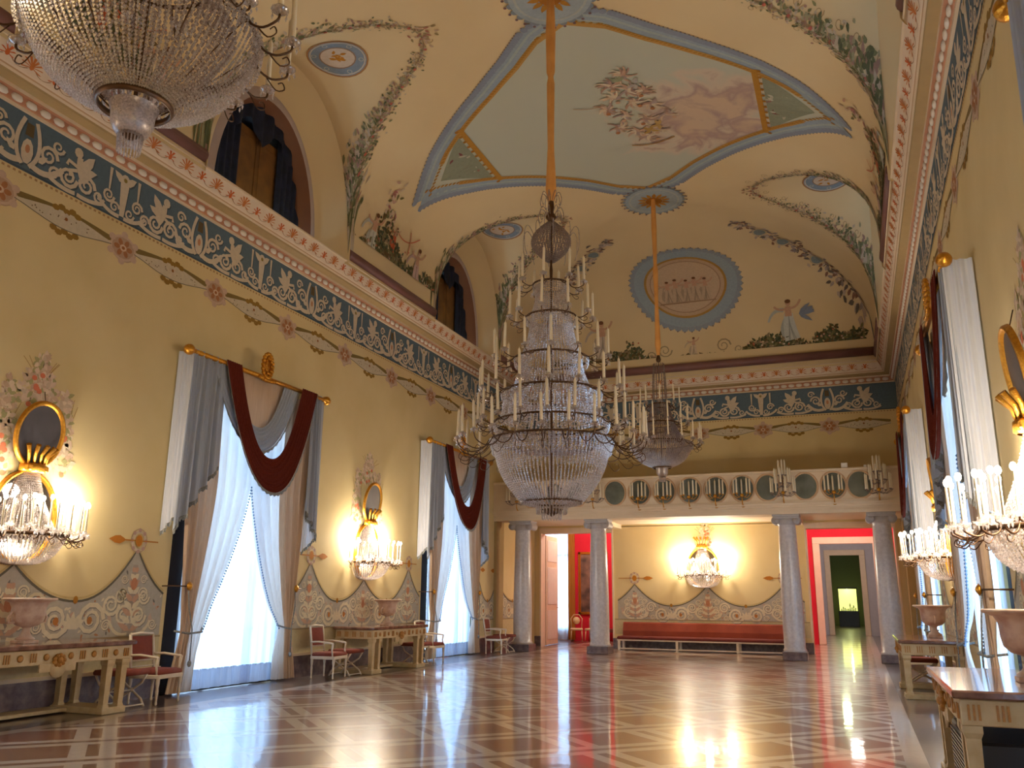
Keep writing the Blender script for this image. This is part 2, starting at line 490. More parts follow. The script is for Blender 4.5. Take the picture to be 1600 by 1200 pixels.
# ---- vault
def vault():
    mb = MB()
    xs = []
    nx = 84
    for i in range(nx+1):
        a = PI*i/nx; t = -math.cos(a)
        xs.append(XC+AV*math.copysign(abs(t)**.86, t))
    ys = set()
    y = YF
    while y < YE-3: ys.add(round(y, 4)); y += .16
    for i in range(40): ys.add(round(YE-4*math.sin(PI/2*(1-i/40.))**1.6, 4))
    for y0 in BAYS:
        for i in range(41): ys.add(round(y0-2.35*math.cos(PI*i/40), 4))
    ys = sorted(ys); k = [ys[0]]
    for v in ys[1:]:
        if v-k[-1] > .004: k.append(v)
    ys = k+[YE]
    rows = [[(x, y, max(zv(x, y), zp(y))) for x in xs] for y in ys]
    mb.grid(rows, 0, None, True)
    # splayed heads of the lunettes back to the wall plane
    for y0 in BAYS:
        if y0 < 5: pass
        for X0, X1 in ((.5, -.06), (W-.5, W+.06)):
            A = []; B = []
            for i in range(41):
                c = -math.cos(PI*i/40); q = abs(c)
                A.append((X0, y0+2.35*c, ZS+3.38*(1-q**2.2)**(1/2.2) if q < 1 else ZS))
                B.append((X1, y0+1.74*c, ZS+2.75*(1-q**2.1)**(1/2.1) if q < 1 else ZS))
            A = [(X0, y0-2.35, 9.0)]+A+[(X0, y0+2.35, 9.0)]; B = [(X1, y0-1.74, 9.0)]+B+[(X1, y0+1.74, 9.0)]
            mb.grid([[(a[0]+(.05 if X0 < 1 else -.05), y0+(a[1]-y0)*1.02, a[2]+.07) for a in A], A, [((a[0]*.5+b[0]*.5), a[1]*.45+b[1]*.55, a[2]*.6+b[2]*.4) for a, b in zip(A, B)], B], 0, None, True)
    # small upstand between cornice and springing
    for X in (.5, W-.5):
        yy = [YF]+[v for y0 in BAYS for v in (y0-2.35, y0+2.35)]+[YE]
        for i in range(0, len(yy), 2): mb.quad((X, yy[i], 9.0), (X, yy[i+1], 9.0), (X, yy[i+1], ZS), (X, yy[i], ZS))
    mb.quad((.5, YE, 9.0), (W-.5, YE, 9.0), (W-.5, YE, ZS), (.5, YE, ZS))
    mb.quad((0, YF, 9.0), (.5, YF, 9.0), (.5, YF, 13), (0, YF, 13))
    return struct('ceiling', mb, Y_VAULT)
ceiling = vault()

# ---- lunette windows in the vault
def arch(y0, b, h, n=28, base=9.02):
    pts = [(y0-b, base)]
    for i in range(n+1):
        c = -math.cos(PI*i/n); q = abs(c)
        pts.append((y0+b*c, ZS+h*(1-q**2.1)**(1/2.1) if q < 1 else ZS))
    return pts+[(y0+b, base)]
wn = 0
for y0 in BAYS:
    for X, sg in ((0, 1), (W, -1)):
        if y0 < 5 and X == 0: pass
        wn += 1
        root = empty('window_%d' % wn, None, None); root['kind'] = 'structure'
        f = MB()
        o1, o2, o3 = arch(y0, 1.82, 2.84), arch(y0, 1.60, 2.58), arch(y0, 1.50, 2.46)
        xa = X-sg*.04
        f.grid([[(xa, a, z) for a, z in o1], [(xa+sg*.1, a, z) for a, z in arch(y0, 1.66, 2.66)], [(xa+sg*.05, a, z) for a, z in o2]], 0, None, True)
        f.grid([[(xa+sg*.05, a, z) for a, z in o2], [(xa-sg*.05, a, z) for a, z in arch(y0, 1.55, 2.52)], [(xa-sg*.3, a, z) for a, z in o3]], 1, None, True)
        f.build('frame', [mat('mauve_moulding', (182, 162, 152), .6), mat('red_brown_line', (120, 72, 48), .6)], root)
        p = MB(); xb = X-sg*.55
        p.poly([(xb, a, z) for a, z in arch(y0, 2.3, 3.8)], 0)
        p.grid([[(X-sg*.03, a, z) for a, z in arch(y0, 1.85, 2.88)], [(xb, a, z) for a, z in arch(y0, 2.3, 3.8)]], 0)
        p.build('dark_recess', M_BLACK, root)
        s = MB()                                   # two brown shutters with a gap of light between
        for a, b in ((y0-.78, y0-.01), (y0+.01, y0+.78)):
            x0, x1 = sorted((X-sg*.42, X-sg*.38)); s.bev(x0, x1, a, b, 9.02, 11.2, .01)
            x0, x1 = sorted((X-sg*.38, X-sg*.365)); s.bev(x0, x1, a+.1, b-.1, 9.3, 11.0, .008)
        s.build('shutter', mat('ochre_brown_board', (120, 78, 30) if y0 < 20 else (78, 58, 48), .6, noise=.8, scale=3, rgb2=(84, 52, 24)), root)
        d = MB()                                   # navy drapery: valance and two side falls
        def pleat(a0, a1, z0f, z1f, dx, n=40, fr=9):
            rows = []
            for k in range(7):
                t = k/6.
                rows.append([(X-sg*(dx+.04*math.sin(fr*PI*i/n*2)), a0+(a1-a0)*i/n, z0f(i/n)*(1-t)+z1f(i/n)*t) for i in range(n+1)])
            d.grid(rows, 0, None, True)
        topz = lambda a: ZS+2.5*max(0, 1-(abs(a-y0)/1.56)**2.1)**(1/2.1)
        pleat(y0-1.54, y0-.62, lambda t: max(9.02, topz(y0-1.54+.92*t)), lambda t: 9.02, .3, 30, 5)
        pleat(y0+.62, y0+1.54, lambda t: max(9.02, topz(y0+.62+.92*t)), lambda t: 9.02, .3, 30, 5)
        pleat(y0-1.4, y0+1.4, lambda t: topz(y0-1.4+2.8*t), lambda t: min(topz(y0-1.4+2.8*t), 11.1+.22*math.cos(6*PI*t)), .24, 48, 8)
        d.build('drapery', M_NAVY, root)

# ---- cornice all round
PROF = [(0, 8.44, 0), (.045, 8.44, 0), (.05, 8.475, 4), (.07, 8.485, 4), (.10, 8.60, 4), (.15, 8.61, 0), (.16, 8.66, 2), (.30, 8.70, 2), (.31, 8.73, 0), (.335, 8.76, 1), (.345, 8.78, 3), (.36, 8.80, 3), (.49, 9.06, 0), (.52, 9.07, 0), (.52, 9.10, 0), (.0, 9.10, 0)]
def cornice():
    mb = MB()
    def ring(d, z): return [(d, YF+d, z), (W-d, YF+d, z), (W-d, YB-d, z), (d, YB-d, z)]
    for i in range(len(PROF)-1):
        mb.grid([ring(PROF[i][0], PROF[i][1]), ring(PROF[i+1][0], PROF[i+1][1])], PROF[i][2], None, False, True)
    t = struct('trim_2', mb, [M_CREAM, M_PINK, M_TAN, mat('pale_sima', (230, 210, 184), .6, noise=.4, scale=4, rgb2=(214, 190, 160)), mat('terracotta_line', (186, 132, 100), .6)])
    # eggs
    e = MB()
    def egg(x, y, ax):
        n = len(e.v); rows = []
        for (r, z) in ((.001, 8.485), (.075, 8.50), (.10, 8.54), (.085, 8.585), (.001, 8.60)):
            rows.append([(x+(r*.38*math.cos(a) if ax == 'x' else r*math.cos(a)), y+(r*math.sin(a) if ax == 'x' else r*.38*math.sin(a)), z) for a in (2*PI*k/8 for k in range(8))])
        e.loft(rows, 0, True, False, True)
    y = 4.
    while y < YB-.15: egg(.085, y, 'x'); egg(W-.085, y, 'x'); y += .24
    x = .2
    while x < W-.15: egg(x, YB-.085, 'y'); x += .24
    e.build('egg_moulding', M_WHITEP, t)
    return t
trim_cornice = cornice()
# roll moulding at the foot of the vault, between the lunettes and along the end
tr = MB()
def roll(a, b):
    tr.tube([a, b], .14, 14, 0)
for X in (.45, W-.45):
    for a, b in ((15.75, 20.2), (25.0, YE-.1), (6.5, 10.95)): roll((X, a, 9.27), (X, b, 9.27))
roll((.5, YE-.10, 9.36), (W-.5, YE-.10, 9.36))
struct('trim_3', tr, M_TUBE)

# ================================================================ painted decoration
CR = (212, 196, 170); CRD = (170, 140, 112); SL = (94, 112, 124); GLD = (176, 120, 44); OLV = (112, 98, 52)
def chart_left(y, z, h): return (h, y, z)
def chart_right(y, z, h): return (W-h, y, z)
def chart_back(x, z, h): return (x, YB-h, z)
def frieze(D, u0, u1, P=3.6, ph=.0):
    D.poly([(u0, 7.56), (u1, 7.56), (u1, 8.45), (u0, 8.45)], (94, 112, 124), 0)
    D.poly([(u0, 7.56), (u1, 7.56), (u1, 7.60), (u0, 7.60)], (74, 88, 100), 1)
    n = int((u1-u0)/.09)
    for i in range(n): D.poly([(u0+.09*i, 7.50), (u0+.09*i+.045, 7.50), (u0+.09*i+.045, 7.535), (u0+.09*i, 7.535)], (180, 140, 96), 1)
    k = math.floor((u0-ph)/(P/4))
    u = ph+k*P/4
    zc = 8.0
    while u < u1+.5:
        typ = k % 4
        if u0+.35 < u < u1-.35:
            sh = .022
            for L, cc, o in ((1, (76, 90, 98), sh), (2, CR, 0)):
                for s in (1, -1):
                    def X(a, b): return (u+s*a+o, zc+b-o)
                    if typ == 0:      # lyre between acanthus scrolls
                        D.curve(X(.06, -.34), X(.30, -.1), X(.10, .38), 0.065, cc, L)
                        D.spiral(*X(.36, -.02), .16, 1.5, cc, .06, L, s, 0 if s > 0 else PI)
                        D.spiral(*X(.5, .2), .11, 1.3, cc, .05, L, -s, 0)
                        D.curve(X(.1, -.3), X(.4, -.42), X(.62, -.12), 0.091, cc, L)
                        D.leaf(*X(.2, -.2), .2, .1, PI/2-s*.8, cc, L)
                    elif typ == 2:    # candelabrum and torches
                        D.stroke([X(.0, -.36), X(.03, .0), X(.05, .25)], 0.091, cc, L)
                        D.leaf(*X(.02, .22), .26, .13, PI/2-s*.95, cc, L)
                        D.stroke([X(.3, .0), X(.3, .38)], lambda t: .03+.03*t, cc, L)
                        D.spiral(*X(.3, -.1), .12, 1.6, cc, .05, L, s)
                        D.spiral(*X(.16, -.26), .1, 1.3, cc, .045, L, -s)
                        D.curve(X(.05, -.38), X(.35, -.4), X(.5, -.2), 0.065, cc, L)
                    else:             # winged beast rising from scrolls
                        D.spiral(*X(.17, -.17), .17, 1.7, cc, .065, L, s)
                        D.spiral(*X(.42, -.24), .11, 1.4, cc, .05, L, -s)
                        D.curve(X(.02, -.38), X(.3, -.42), X(.55, -.3), 0.065, cc, L)
                if typ in (1, 3):
                    s = 1 if typ == 1 else -1
                    def X(a, b): return (u+s*a+o, zc+b-o)
                    D.curve(X(.14, -.12), X(-.02, .05), X(.0, .24), lambda t: .17-.07*t, cc, L)
                    D.disc(*X(-.04, .30), .08, 0.085, cc, L, 9)
                    D.leaf(*X(.06, .05), .36, .17, PI/2-s*.6, cc, L)
                    D.leaf(*X(.06, .0), .3, .14, PI/2-s*1.2, cc, L)
                    D.stroke([X(-.02, .06), X(-.2, .1), X(-.22, .02)], 0.058, cc, L)
                    D.stroke([X(-.03, .0), X(-.16, -.05), X(-.14, -.14)], 0.058, cc, L)
                if typ == 0:
                    D.disc(u+o, zc-.12-o, .1, .2, cc, L, 10)
                if typ == 2:
                    D.disc(u+o, zc+.28-o, .09, 0.104, cc, L, 10)
            if typ == 0:
                D.poly([(u-.07, zc+.12), (u+.07, zc+.12), (u+.06, zc+.32), (u-.06, zc+.32)], (104, 88, 62), 3); D.disc(u, zc-.08, .04, .07, (196, 138, 100), 3, 8)
            if typ == 2: D.disc(u, zc+.28, .04, .04, (150, 130, 70), 3, 8)
        k += 1; u += P/4
def festoon(D, u0, u1, P=2.25, ph=.0, z=7.13):
    k = math.floor((u0-ph)/P); u = ph+k*P
    while u < u1+P:
        a, b = u+.24, u+P-.24
        if a > u0 and b < u1:
            m = (a+b)/2
            D.stroke([(a+(b-a)*i/10, z+.07-.03*math.sin(PI*i/10)) for i in range(11)], lambda t: .07+.19*math.sin(PI*t), (130, 108, 62), 0)
            D.stroke([(a+(b-a)*i/10, z-.01) for i in range(11)], lambda t: .04+.24*math.sin(PI*t)**1.3, (208, 192, 162), 1)
            D.stroke([(a+(b-a)*i/10, z-.02-.13*math.sin(PI*i/10)**1.3) for i in range(11)], .014, (120, 112, 92), 2)
            for i in range(16):
                t = random.uniform(.15, .85); D.disc(a+(b-a)*t, z-.01+random.uniform(-.05, .05), .012, .012, (120, 100, 72), 2, 6)
            for dz, s in ((.12, 1), (-.16, -1)):
                for j in range(-2, 3): D.disc(m+j*.1, z+dz*1.15+(.04 if j % 2 else 0)*s, .07, .05, (150, 114, 50), 2, 7)
            for j in range(4):
                D.disc(m+.06*math.cos(j*PI/2), z+.02+.06*math.sin(j*PI/2), .035, .035, (206, 188, 160), 3, 7)
            D.disc(m, z+.02, .03, .03, (150, 96, 50), 4, 7)
        if u0 < u-.3 and u+.3 < u1:
            D.disc(u+.02, z-.02, .27, .21, (186, 154, 126), 1, 16)
            D.ring(u, z, .27, .22, .04, (206, 176, 148), 2, 18)
            for j in range(6):
                aa = j*PI/3; D.disc(u+.13*math.cos(aa), z+.1*math.sin(aa), .065, .045, (172, 116, 76), 3, 8, aa)
                D.disc(u+.28*math.cos(aa+.5), z+.23*math.sin(aa+.5), .07, .06, (204, 172, 148), 2, 8)
            D.disc(u, z, .07, .06, (214, 186, 156), 4, 9); D.disc(u, z, .035, .03, (160, 100, 60), 5, 8)
        u += P
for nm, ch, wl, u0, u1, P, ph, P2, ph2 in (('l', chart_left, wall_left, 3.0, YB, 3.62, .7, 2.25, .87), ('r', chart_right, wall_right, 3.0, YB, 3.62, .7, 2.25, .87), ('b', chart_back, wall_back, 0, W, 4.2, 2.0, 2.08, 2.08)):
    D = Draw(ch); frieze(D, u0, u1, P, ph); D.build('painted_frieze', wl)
    D = Draw(ch, .003); festoon(D, u0+.02, u1-.02, P2, ph2); D.build('painted_festoon', wl)
# palmettes on the sloping top of the cornice
def sima(side):
    d0, z0, d1, z1 = .36, 8.80, .49, 9.06
    L_ = math.hypot(d1-d0, z1-z0); nx, nz = (z1-z0)/L_, -(d1-d0)/L_
    def ch(u, t, h):
        d = d0+(d1-d0)*t+nx*h; z = z0+(z1-z0)*t+nz*h
        if side == 'l': return (d, u, z)
        if side == 'r': return (W-d, u, z)
        return (u, YB-d, z)
    D = Draw(ch, .003)
    u, e = (4.0, YB-.6) if side != 'b' else (.7, W-.6)
    k = 0
    while u < e:
        n, r, c = ((9, .17, (198, 120, 64)) if k % 2 else (6, .11, (202, 104, 54)))
        for j in range(n):
            a = PI*(-.12+1.24*j/(n-1))
            L2 = r
            D.stroke([(u+.02*math.cos(a), .38+.1*math.sin(a)), (u+L2*math.cos(a), .40+min(L2*3.2, .5)*math.sin(a))], lambda t: .028+.018*t, c, 1)
        D.disc(u, .38, .035, .16, c, 2, 8)
        D.curve((u+.08, .28), (u+.2, -.08), (u+.34, .25), .02, (150, 106, 66), 0, 5)
        u += .39; k += 1
    D.build('painted_palmettes', trim_cornice)
for s in 'lrb': sima(s)

# painted drapery-like dado with scrolls, peaks and medallions
def dado(D, peaks, lows, u0, u1, zt=2.25, zm=1.95, zl=1.42, ztie=None):
    """peaks: (u, z); lows: (u, z) alternating; fills beneath with grey-blue ground and scrollwork"""
    seq = sorted([(u, z, 1) for u, z in peaks]+[(u, z, 0) for u, z in lows])
    top = []
    for i in range(len(seq)-1):
        (ua, za, pa), (ub, zb, pb) = seq[i], seq[i+1]
        for j in range(10):
            t = j/10
            f = 1-(1-t)**2.1 if pa else t**2.1      # sharp at peaks, round at lows
            top.append((ua+(ub-ua)*t, za+(zb-za)*f))
    top.append(seq[-1][:2])
    top = [p for p in top if u0 <= p[0] <= u1]
    zb0 = .95
    D.poly([(u0, .475), (u1, .475), (u1, zb0), (u0, zb0)], (204, 186, 142), 0)
    for i in range(len(top)-1):
        a, b = top[i], top[i+1]
        D.poly([(a[0], zb0), (b[0], zb0), b, a], (180, 172, 156), 1)
    D.stroke([(u, z) for u, z in top], .035, (104, 98, 84), 5)
    D.stroke([(u, z+.045) for u, z in top], .03, (206, 178, 122), 4)
    D.stroke([(u0, zb0), (u1, zb0)], .03, (160, 140, 104), 5)
    CC = (218, 204, 170); DD = (140, 134, 124)
    def ok(u): return u0+.1 < u < u1-.1
    def sp(u, z, r, dr):
        if ok(u-r) and ok(u+r):
            D.disc(u, z, r*1.05, r*1.05, (184, 174, 154), 2, 12)
            D.spiral(u+.01, z-.012, r, 1.9, DD, r*.34, 3, dr, 0); D.spiral(u, z, r, 1.9, CC, r*.30, 4, dr, 0)
    for u, z in lows:
        for s in (1, -1):
            sp(u+s*.32, z-.27, .25, s); sp(u+s*.95, z-.22, .17, s); sp(u+s*.9, z+.12, .1, -s)
            if ok(u+s*.3): D.disc(u+s*.3, z-.28, .05, .06, (182, 118, 60), 6, 8)
            sp(u+s*.68, z-.05, .17, -s)
            sp(u+s*.62, z-.36, .09, s)
        if ok(u):
            for j in range(-2, 3): D.leaf(u, z-.4, .26, .09, PI/2+j*.5, CC, 4)
            D.disc(u, z+.02, .045, .06, (170, 116, 40), 6, 8)
    for u, z in peaks:
        if ok(u):
            D.stroke([(u, zb0+.05), (u, z-.25)], lambda t: .3-.2*t, (166, 152, 136), 2)
            for j in range(9):
                zz = zb0+.1+(z-.35-zb0)*j/9
                ww = .22*(1-j/12)
                for s in (1, -1):
                    D.leaf(u, zz, ww*1.3, .09, PI/2-s*(1.1-.05*j), CC if j % 2 else (196, 156, 128), 4)
            D.disc(u, z-.55, .07, .1, (190, 130, 96), 6, 9)
        for s in (1, -1):
            sp(u+s*.24, z-.75, .12, -s); sp(u+s*.2, z-.48, .07, s)
            if ok(u+s*.2): D.curve((u+s*.04, zb0+.05), (u+s*.3, zb0), (u+s*.42, zb0+.25), .05, CC, 4)
            if ok(u+s*.42): D.leaf(u+s*.42, zb0+.15, .22, .1, PI/2, (200, 172, 150), 3)
    n = int((u1-u0)*26)
    for i in range(n):                             # small flowers and leaf flecks
        u = random.uniform(u0+.05, u1-.05)
        zt_ = next((a[1]+(b[1]-a[1])*(u-a[0])/max(b[0]-a[0], 1e-6) for a, b in zip(top, top[1:]) if a[0] <= u <= b[0]), zb0+.2)
        if zt_-.1 < zb0+.05: continue
        z = random.uniform(zb0+.04, zt_-.08)
        D.leaf(u, z, random.uniform(.04, .1), .035, random.uniform(0, 6.28), random.choice([CC, (120, 116, 108), (198, 160, 136), (178, 128, 92)]), 3)
def medal(D, u, z, ud0, ud1):
    """ring with a gilt boss and a horizontal gilt arrow"""
    D.ring(u, z, .15, .17, .045, (208, 188, 160), 6, 18); D.ring(u, z, .175, .195, .014, (178, 150, 124), 6, 18)
    for j in range(8): D.disc(u+.15*math.cos(j*PI/4), z+.17*math.sin(j*PI/4), .035, .035, (186, 150, 134), 7, 7)
    D.disc(u, z, .075, .095, (190, 120, 36), 8, 10)
    D.stroke([(ud0, z), (ud1, z)], .022, (184, 118, 44), 7)
    s = 1 if abs(ud1-u) > abs(ud0-u) else -1
    return
def arrow_tip(D, u, z, s):
    D.poly([(u, z-.02), (u+s*.1, z-.065), (u+s*.2, z-.055), (u+s*.32, z), (u+s*.2, z+.055), (u+s*.1, z+.065), (u, z+.02)], (190, 118, 40), 8)
def spray(D, u, z0, h, wd):
    """climbing spray of pale flowers"""
    for i in range(280):
        t = random.random()**.8; zz = z0+h*t; ww = wd*(1-t)**.8
        uu = u+random.uniform(-1, 1)*ww
        D.leaf(uu, zz, random.uniform(.07, .15), .07, random.uniform(0, 6.28), random.choice([(226, 202, 170), (220, 190, 160), (204, 170, 140), (170, 160, 110), (206, 180, 150)]), random.randint(0, 2))
    for i in range(7):
        t = random.random()*.7; uu = u+random.uniform(-1, 1)*wd*(1-t)
        D.disc(uu, z0+h*t, .045, .04, (212, 120, 84), 3, 8)
    for i in range(6):
        a = random.uniform(.3, 2.8); D.curve((u, z0+h*.4), (u+.2*math.cos(a), z0+h*.7), (u+wd*1.2*math.cos(a), z0+h*(.7+.3*math.sin(a))), .012, (188, 150, 96), 1)
for ch, wl in ((chart_left, wall_left), (chart_right, wall_right)):
    D = Draw(ch)
    for pc in PIERS:
        a, b = pc-4.62+OP+.06, pc+4.62-OP-.06
        dado(D, [(pc-2.2, 2.32), (pc, 2.0), (pc+2.2, 2.32), (pc-4.6, 2.3), (pc+4.6, 2.3)], [(pc-1.1, 1.5), (pc+1.1, 1.5), (pc-3.3, 1.5), (pc+3.3, 1.5)], a, b)
        for s in (1, -1):
            medal(D, pc+s*2.2, 2.45, pc+s*2.2-.42, pc+s*2.2+.42); arrow_tip(D, pc+s*(2.2-.3), 2.45, -s)
        spray(D, pc, 4.2, .75, .42); spray(D, pc+.48, 3.3, 1.2, .22); spray(D, pc-.48, 3.2, 1.3, .24)
    a, b = 22.6+OP+.06, YB-.01
    dado(D, [(24.7, 2.3), (26.2, 2.3), (29.3, 2.3)], [(25.45, 1.5), (27.6, 1.5)], a, b)
    for u, s in ((24.7, 1), (26.2, -1)):
        medal(D, u, 2.45, u-.2, u+.2)
        arrow_tip(D, u+s*.2, 2.45, s)
    D.build('painted_dado', wl)
D = Draw(chart_back)
XM = 6.24
dado(D, [(XM-2.42, 2.1), (XM, 2.05), (XM+2.42, 2.1), (XM-4.8, 2.1), (XM+4.8, 2.1)], [(XM-1.2, 1.4), (XM+1.2, 1.4), (XM-3.6, 1.4), (XM+3.6, 1.4)], PX0+.02, PX1-.02)
for s in (1, -1):
    medal(D, XM+s*2.42, 2.3, XM+s*2.42-.55, XM+s*2.42+.55); arrow_tip(D, XM+s*2.1, 2.3, -s)
spray(D, XM, 3.3, .75, .3)
D.build('painted_dado', wall_back)

# ---- vault paintings
def chart_plan(x, y, h): return on_vault(x, y, h)
def lerp_pts(P, n):
    out = []
    for i in range(len(P)-1):
        for j in range(n):
            t = j/n; out.append((P[i][0]+(P[i+1][0]-P[i][0])*t, P[i][1]+(P[i+1][1]-P[i][1])*t))
    return out+[P[-1]]
def sky_material():
    m = bpy.data.materials.new('painted_sky'); m.use_nodes = True
    nt = m.node_tree; b = nt.nodes['Principled BSDF']; N = nt.nodes; Lk = nt.links
    tc = N.new('ShaderNodeTexCoord')
    g = N.new('ShaderNodeVectorMath'); g.operation = 'DISTANCE'; g.inputs[1].default_value = (8.4, 18.6, 12.8); Lk.new(tc.outputs['Object'], g.inputs[0])
    n = N.new('ShaderNodeTexNoise'); n.inputs['Scale'].default_value = 1.1; n.inputs['Detail'].default_value = 7; n.inputs['Distortion'].default_value = .6
    Lk.new(tc.outputs['Object'], n.inputs['Vector'])
    mr = N.new('ShaderNodeMapRange'); mr.inputs[1].default_value = 2.9; mr.inputs[2].default_value = .5; mr.inputs[3].default_value = -.30; mr.inputs[4].default_value = .22
    Lk.new(g.outputs['Value'], mr.inputs[0])
    ad = N.new('ShaderNodeMath'); ad.operation = 'ADD'; Lk.new(n.outputs['Fac'], ad.inputs[0]); Lk.new(mr.outputs[0], ad.inputs[1])
    cr = N.new('ShaderNodeValToRGB'); Lk.new(ad.outputs[0], cr.inputs[0])
    e = cr.color_ramp.elements
    e[0].position = .36; e[0].color = (*lin((188, 188, 168)), 1)
    e[1].position = .50; e[1].color = (*lin((206, 188, 164)), 1)
    x = cr.color_ramp.elements.new(.60); x.color = (*lin((176, 150, 138)), 1)
    x = cr.color_ramp.elements.new(.72); x.color = (*lin((204, 178, 150)), 1)
    Lk.new(cr.outputs[0], b.inputs['Base Color']); b.inputs['Roughness'].default_value = .85; b.inputs['Specular IOR Level'].default_value = .15
    return m
def diamond(yc, half, main):
    """concave four-pointed panel between two rosettes; centre (XC,yc)"""
    qx, qy = 5.08, half
    def side(k):   # quarter curve from side tip to the rosette tip
        pts = [(5.08, 0), (4.18, .92), (3.4, 1.55), (2.4, 2.3), (1.5, 3.05), (.8, 3.75), (.0, 4.2)]
        return [(a*k, b*(half/4.3)*1.0) for a, b in pts]
    sid = lerp_pts(side(1), 6)
    D = Draw(chart_plan, .012, .004)
    # body as rows between the curve and its mirror
    mbk = MB()
    n = len(sid)
    tt = 14
    for sx in (1, -1):
        rows = []
        for (a, b) in sid:
            rows.append([on_vault(XC+sx*a, yc+b*(1-2*j/tt), .010) for j in range(tt+1)])
        mbk.grid(rows, 0, None, True)
    mbk.build('painted_sky', sky_material(), ceiling)
    for sx in (1, -1):
        for sy in (1, -1):
            E = [(XC+sx*a, yc+sy*b) for a, b in sid]
            D.stroke(E, .30, (150, 162, 170), 0)
            D.stroke(E, .06, (166, 176, 170), 1)
            IN = [(XC+sx*a*.955, yc+sy*b*.93-sy*.03) for a, b in sid if a < 4.6]
            D.stroke(IN, .13, (184, 140, 74), 2)
            # scalloped fringe outside, gold leaves inside
            L = 0
            for i in range(len(E)-1):
                a, b = E[i], E[i+1]; dx, dy = b[0]-a[0], b[1]-a[1]; l = math.hypot(dx, dy); m_ = int(l/.16)+1
                nx_, ny_ = -dy/l, dx/l
                if nx_*sx < 0: nx_, ny_ = -nx_, -ny_
                for j in range(m_):
                    t = (j+.5)/m_
                    D.disc(a[0]+dx*t+nx_*.19, a[1]+dy*t+ny_*.17, .085, .085, (136, 144, 156), 1, 7)
                    D.disc(a[0]+dx*t+nx_*.26, a[1]+dy*t+ny_*.26, .02, .02, (136, 110, 104), 1, 5)
                    D.disc(a[0]+dx*t-nx_*.2, a[1]+dy*t-ny_*.2, .05, .03, (170, 122, 50), 3, 6)
        # corner triangle cut off by a gold bar
        xx = XC+sx*3.42
        D.stroke([(xx, yc-1.35+2.7*j/12) for j in range(13)], .13, (178, 128, 52), 3)
        for j in range(12):
            D.disc(xx+sx*.09, yc-1.3+.24*j, .05, .05, (160, 110, 40), 4, 6)
        tri = lerp_pts([(XC+sx*3.55, yc-1.15), (XC+sx*4.55, yc), (XC+sx*3.55, yc+1.15)], 8)
        rows = [[(XC+sx*3.55+(p[0]-XC-sx*3.55)*1, p[1]) for p in tri], [(XC+sx*3.55, p[1]) for p in tri]]
        D.mb.grid([[D.P(u, v, 1) for u, v in r] for r in rows], 0, (140, 144, 122), False)
        for i in range(26):
            D.leaf(XC+sx*random.uniform(3.7, 4.05), yc+random.uniform(-.45, .45), random.uniform(.1, .25), .07, random.uniform(0, 6.28), random.choice([(186, 178, 156), (150, 110, 100), (120, 70, 70), (160, 158, 120), (196, 190, 170)]), 4)
    if main:
        # group of riders and horses ahead of the cloud: many small soft limbs
        random.seed(21)
        figs = [(7.3, 17.6), (7.5, 18.1), (6.9, 16.9), (6.5, 17.1), (7.0, 18.2), (6.7, 18.7), (6.55, 16.6), (6.9, 16.3), (6.2, 17.5), (6.6, 17.9), (6.9, 17.4), (7.2, 17.0), (6.3, 18.4), (6.9, 19.0), (7.15, 18.7)]
        for fx, fy in figs:
            for i in range(20):
                a = random.uniform(0, 6.28); l = random.uniform(.12, .36)
                D.curve((fx, fy), (fx+l*.6*math.cos(a+.5), fy+l*.6*math.sin(a+.5)), (fx+l*math.cos(a), fy+l*math.sin(a)), lambda t: .09*(1-.7*t), random.choice([(206, 178, 148), (190, 156, 132), (166, 134, 118), (214, 196, 166), (170, 148, 138)]), 5+i % 3, 5)
            D.disc(fx+random.uniform(-.2, .2), fy+.2, .06, .06, random.choice([(176, 120, 80), (196, 160, 130)]), 8, 7)
        for fx, fy, c in ((6.75, 16.5, (150, 152, 120)), (7.0, 18.75, (176, 144, 80)), (7.25, 18.55, (184, 150, 90)), (7.1, 16.7, (176, 168, 160))):
            for i in range(4): D.leaf(fx, fy, .24, .1, random.uniform(0, 6.28), c, 8)
        D.curve((6.4, 19.3), (6.9, 19.55), (7.5, 19.2), .04, (160, 118, 60), 8); D.curve((6.2, 17.3), (5.8, 17.4), (5.5, 17.2), .02, (170, 130, 90), 8)
    D.build('painted_border', ceiling)
diamond(17.97, 4.2, True)
diamond(8.72, 4.2, False)
# rosettes from which the chandeliers hang
for yy in BAYS:
    D = Draw(chart_plan, .03, .004)
    for j in range(28):
        a = 2*PI*j/28
        D.disc(XC+.82*math.cos(a), yy+.82*math.sin(a), .08, .08, (132, 140, 144), 0, 8); D.disc(XC+.93*math.cos(a), yy+.93*math.sin(a), .035, .035, (120, 92, 92), 0, 6)
    D.disc(XC, yy, .82, .82, (160, 170, 172), 1, 28, 0, 3)
    D.ring(XC, yy, .72, .72, .05, (176, 180, 170), 2, 28)
    for j in range(14):
        a = 2*PI*j/14; D.leaf(XC+.2*math.cos(a), yy+.2*math.sin(a), .28, .12, a, (178, 126, 50), 3)
    D.disc(XC, yy, .24, .24, (164, 104, 34), 4, 16)
    D.build('painted_rosette', ceiling)
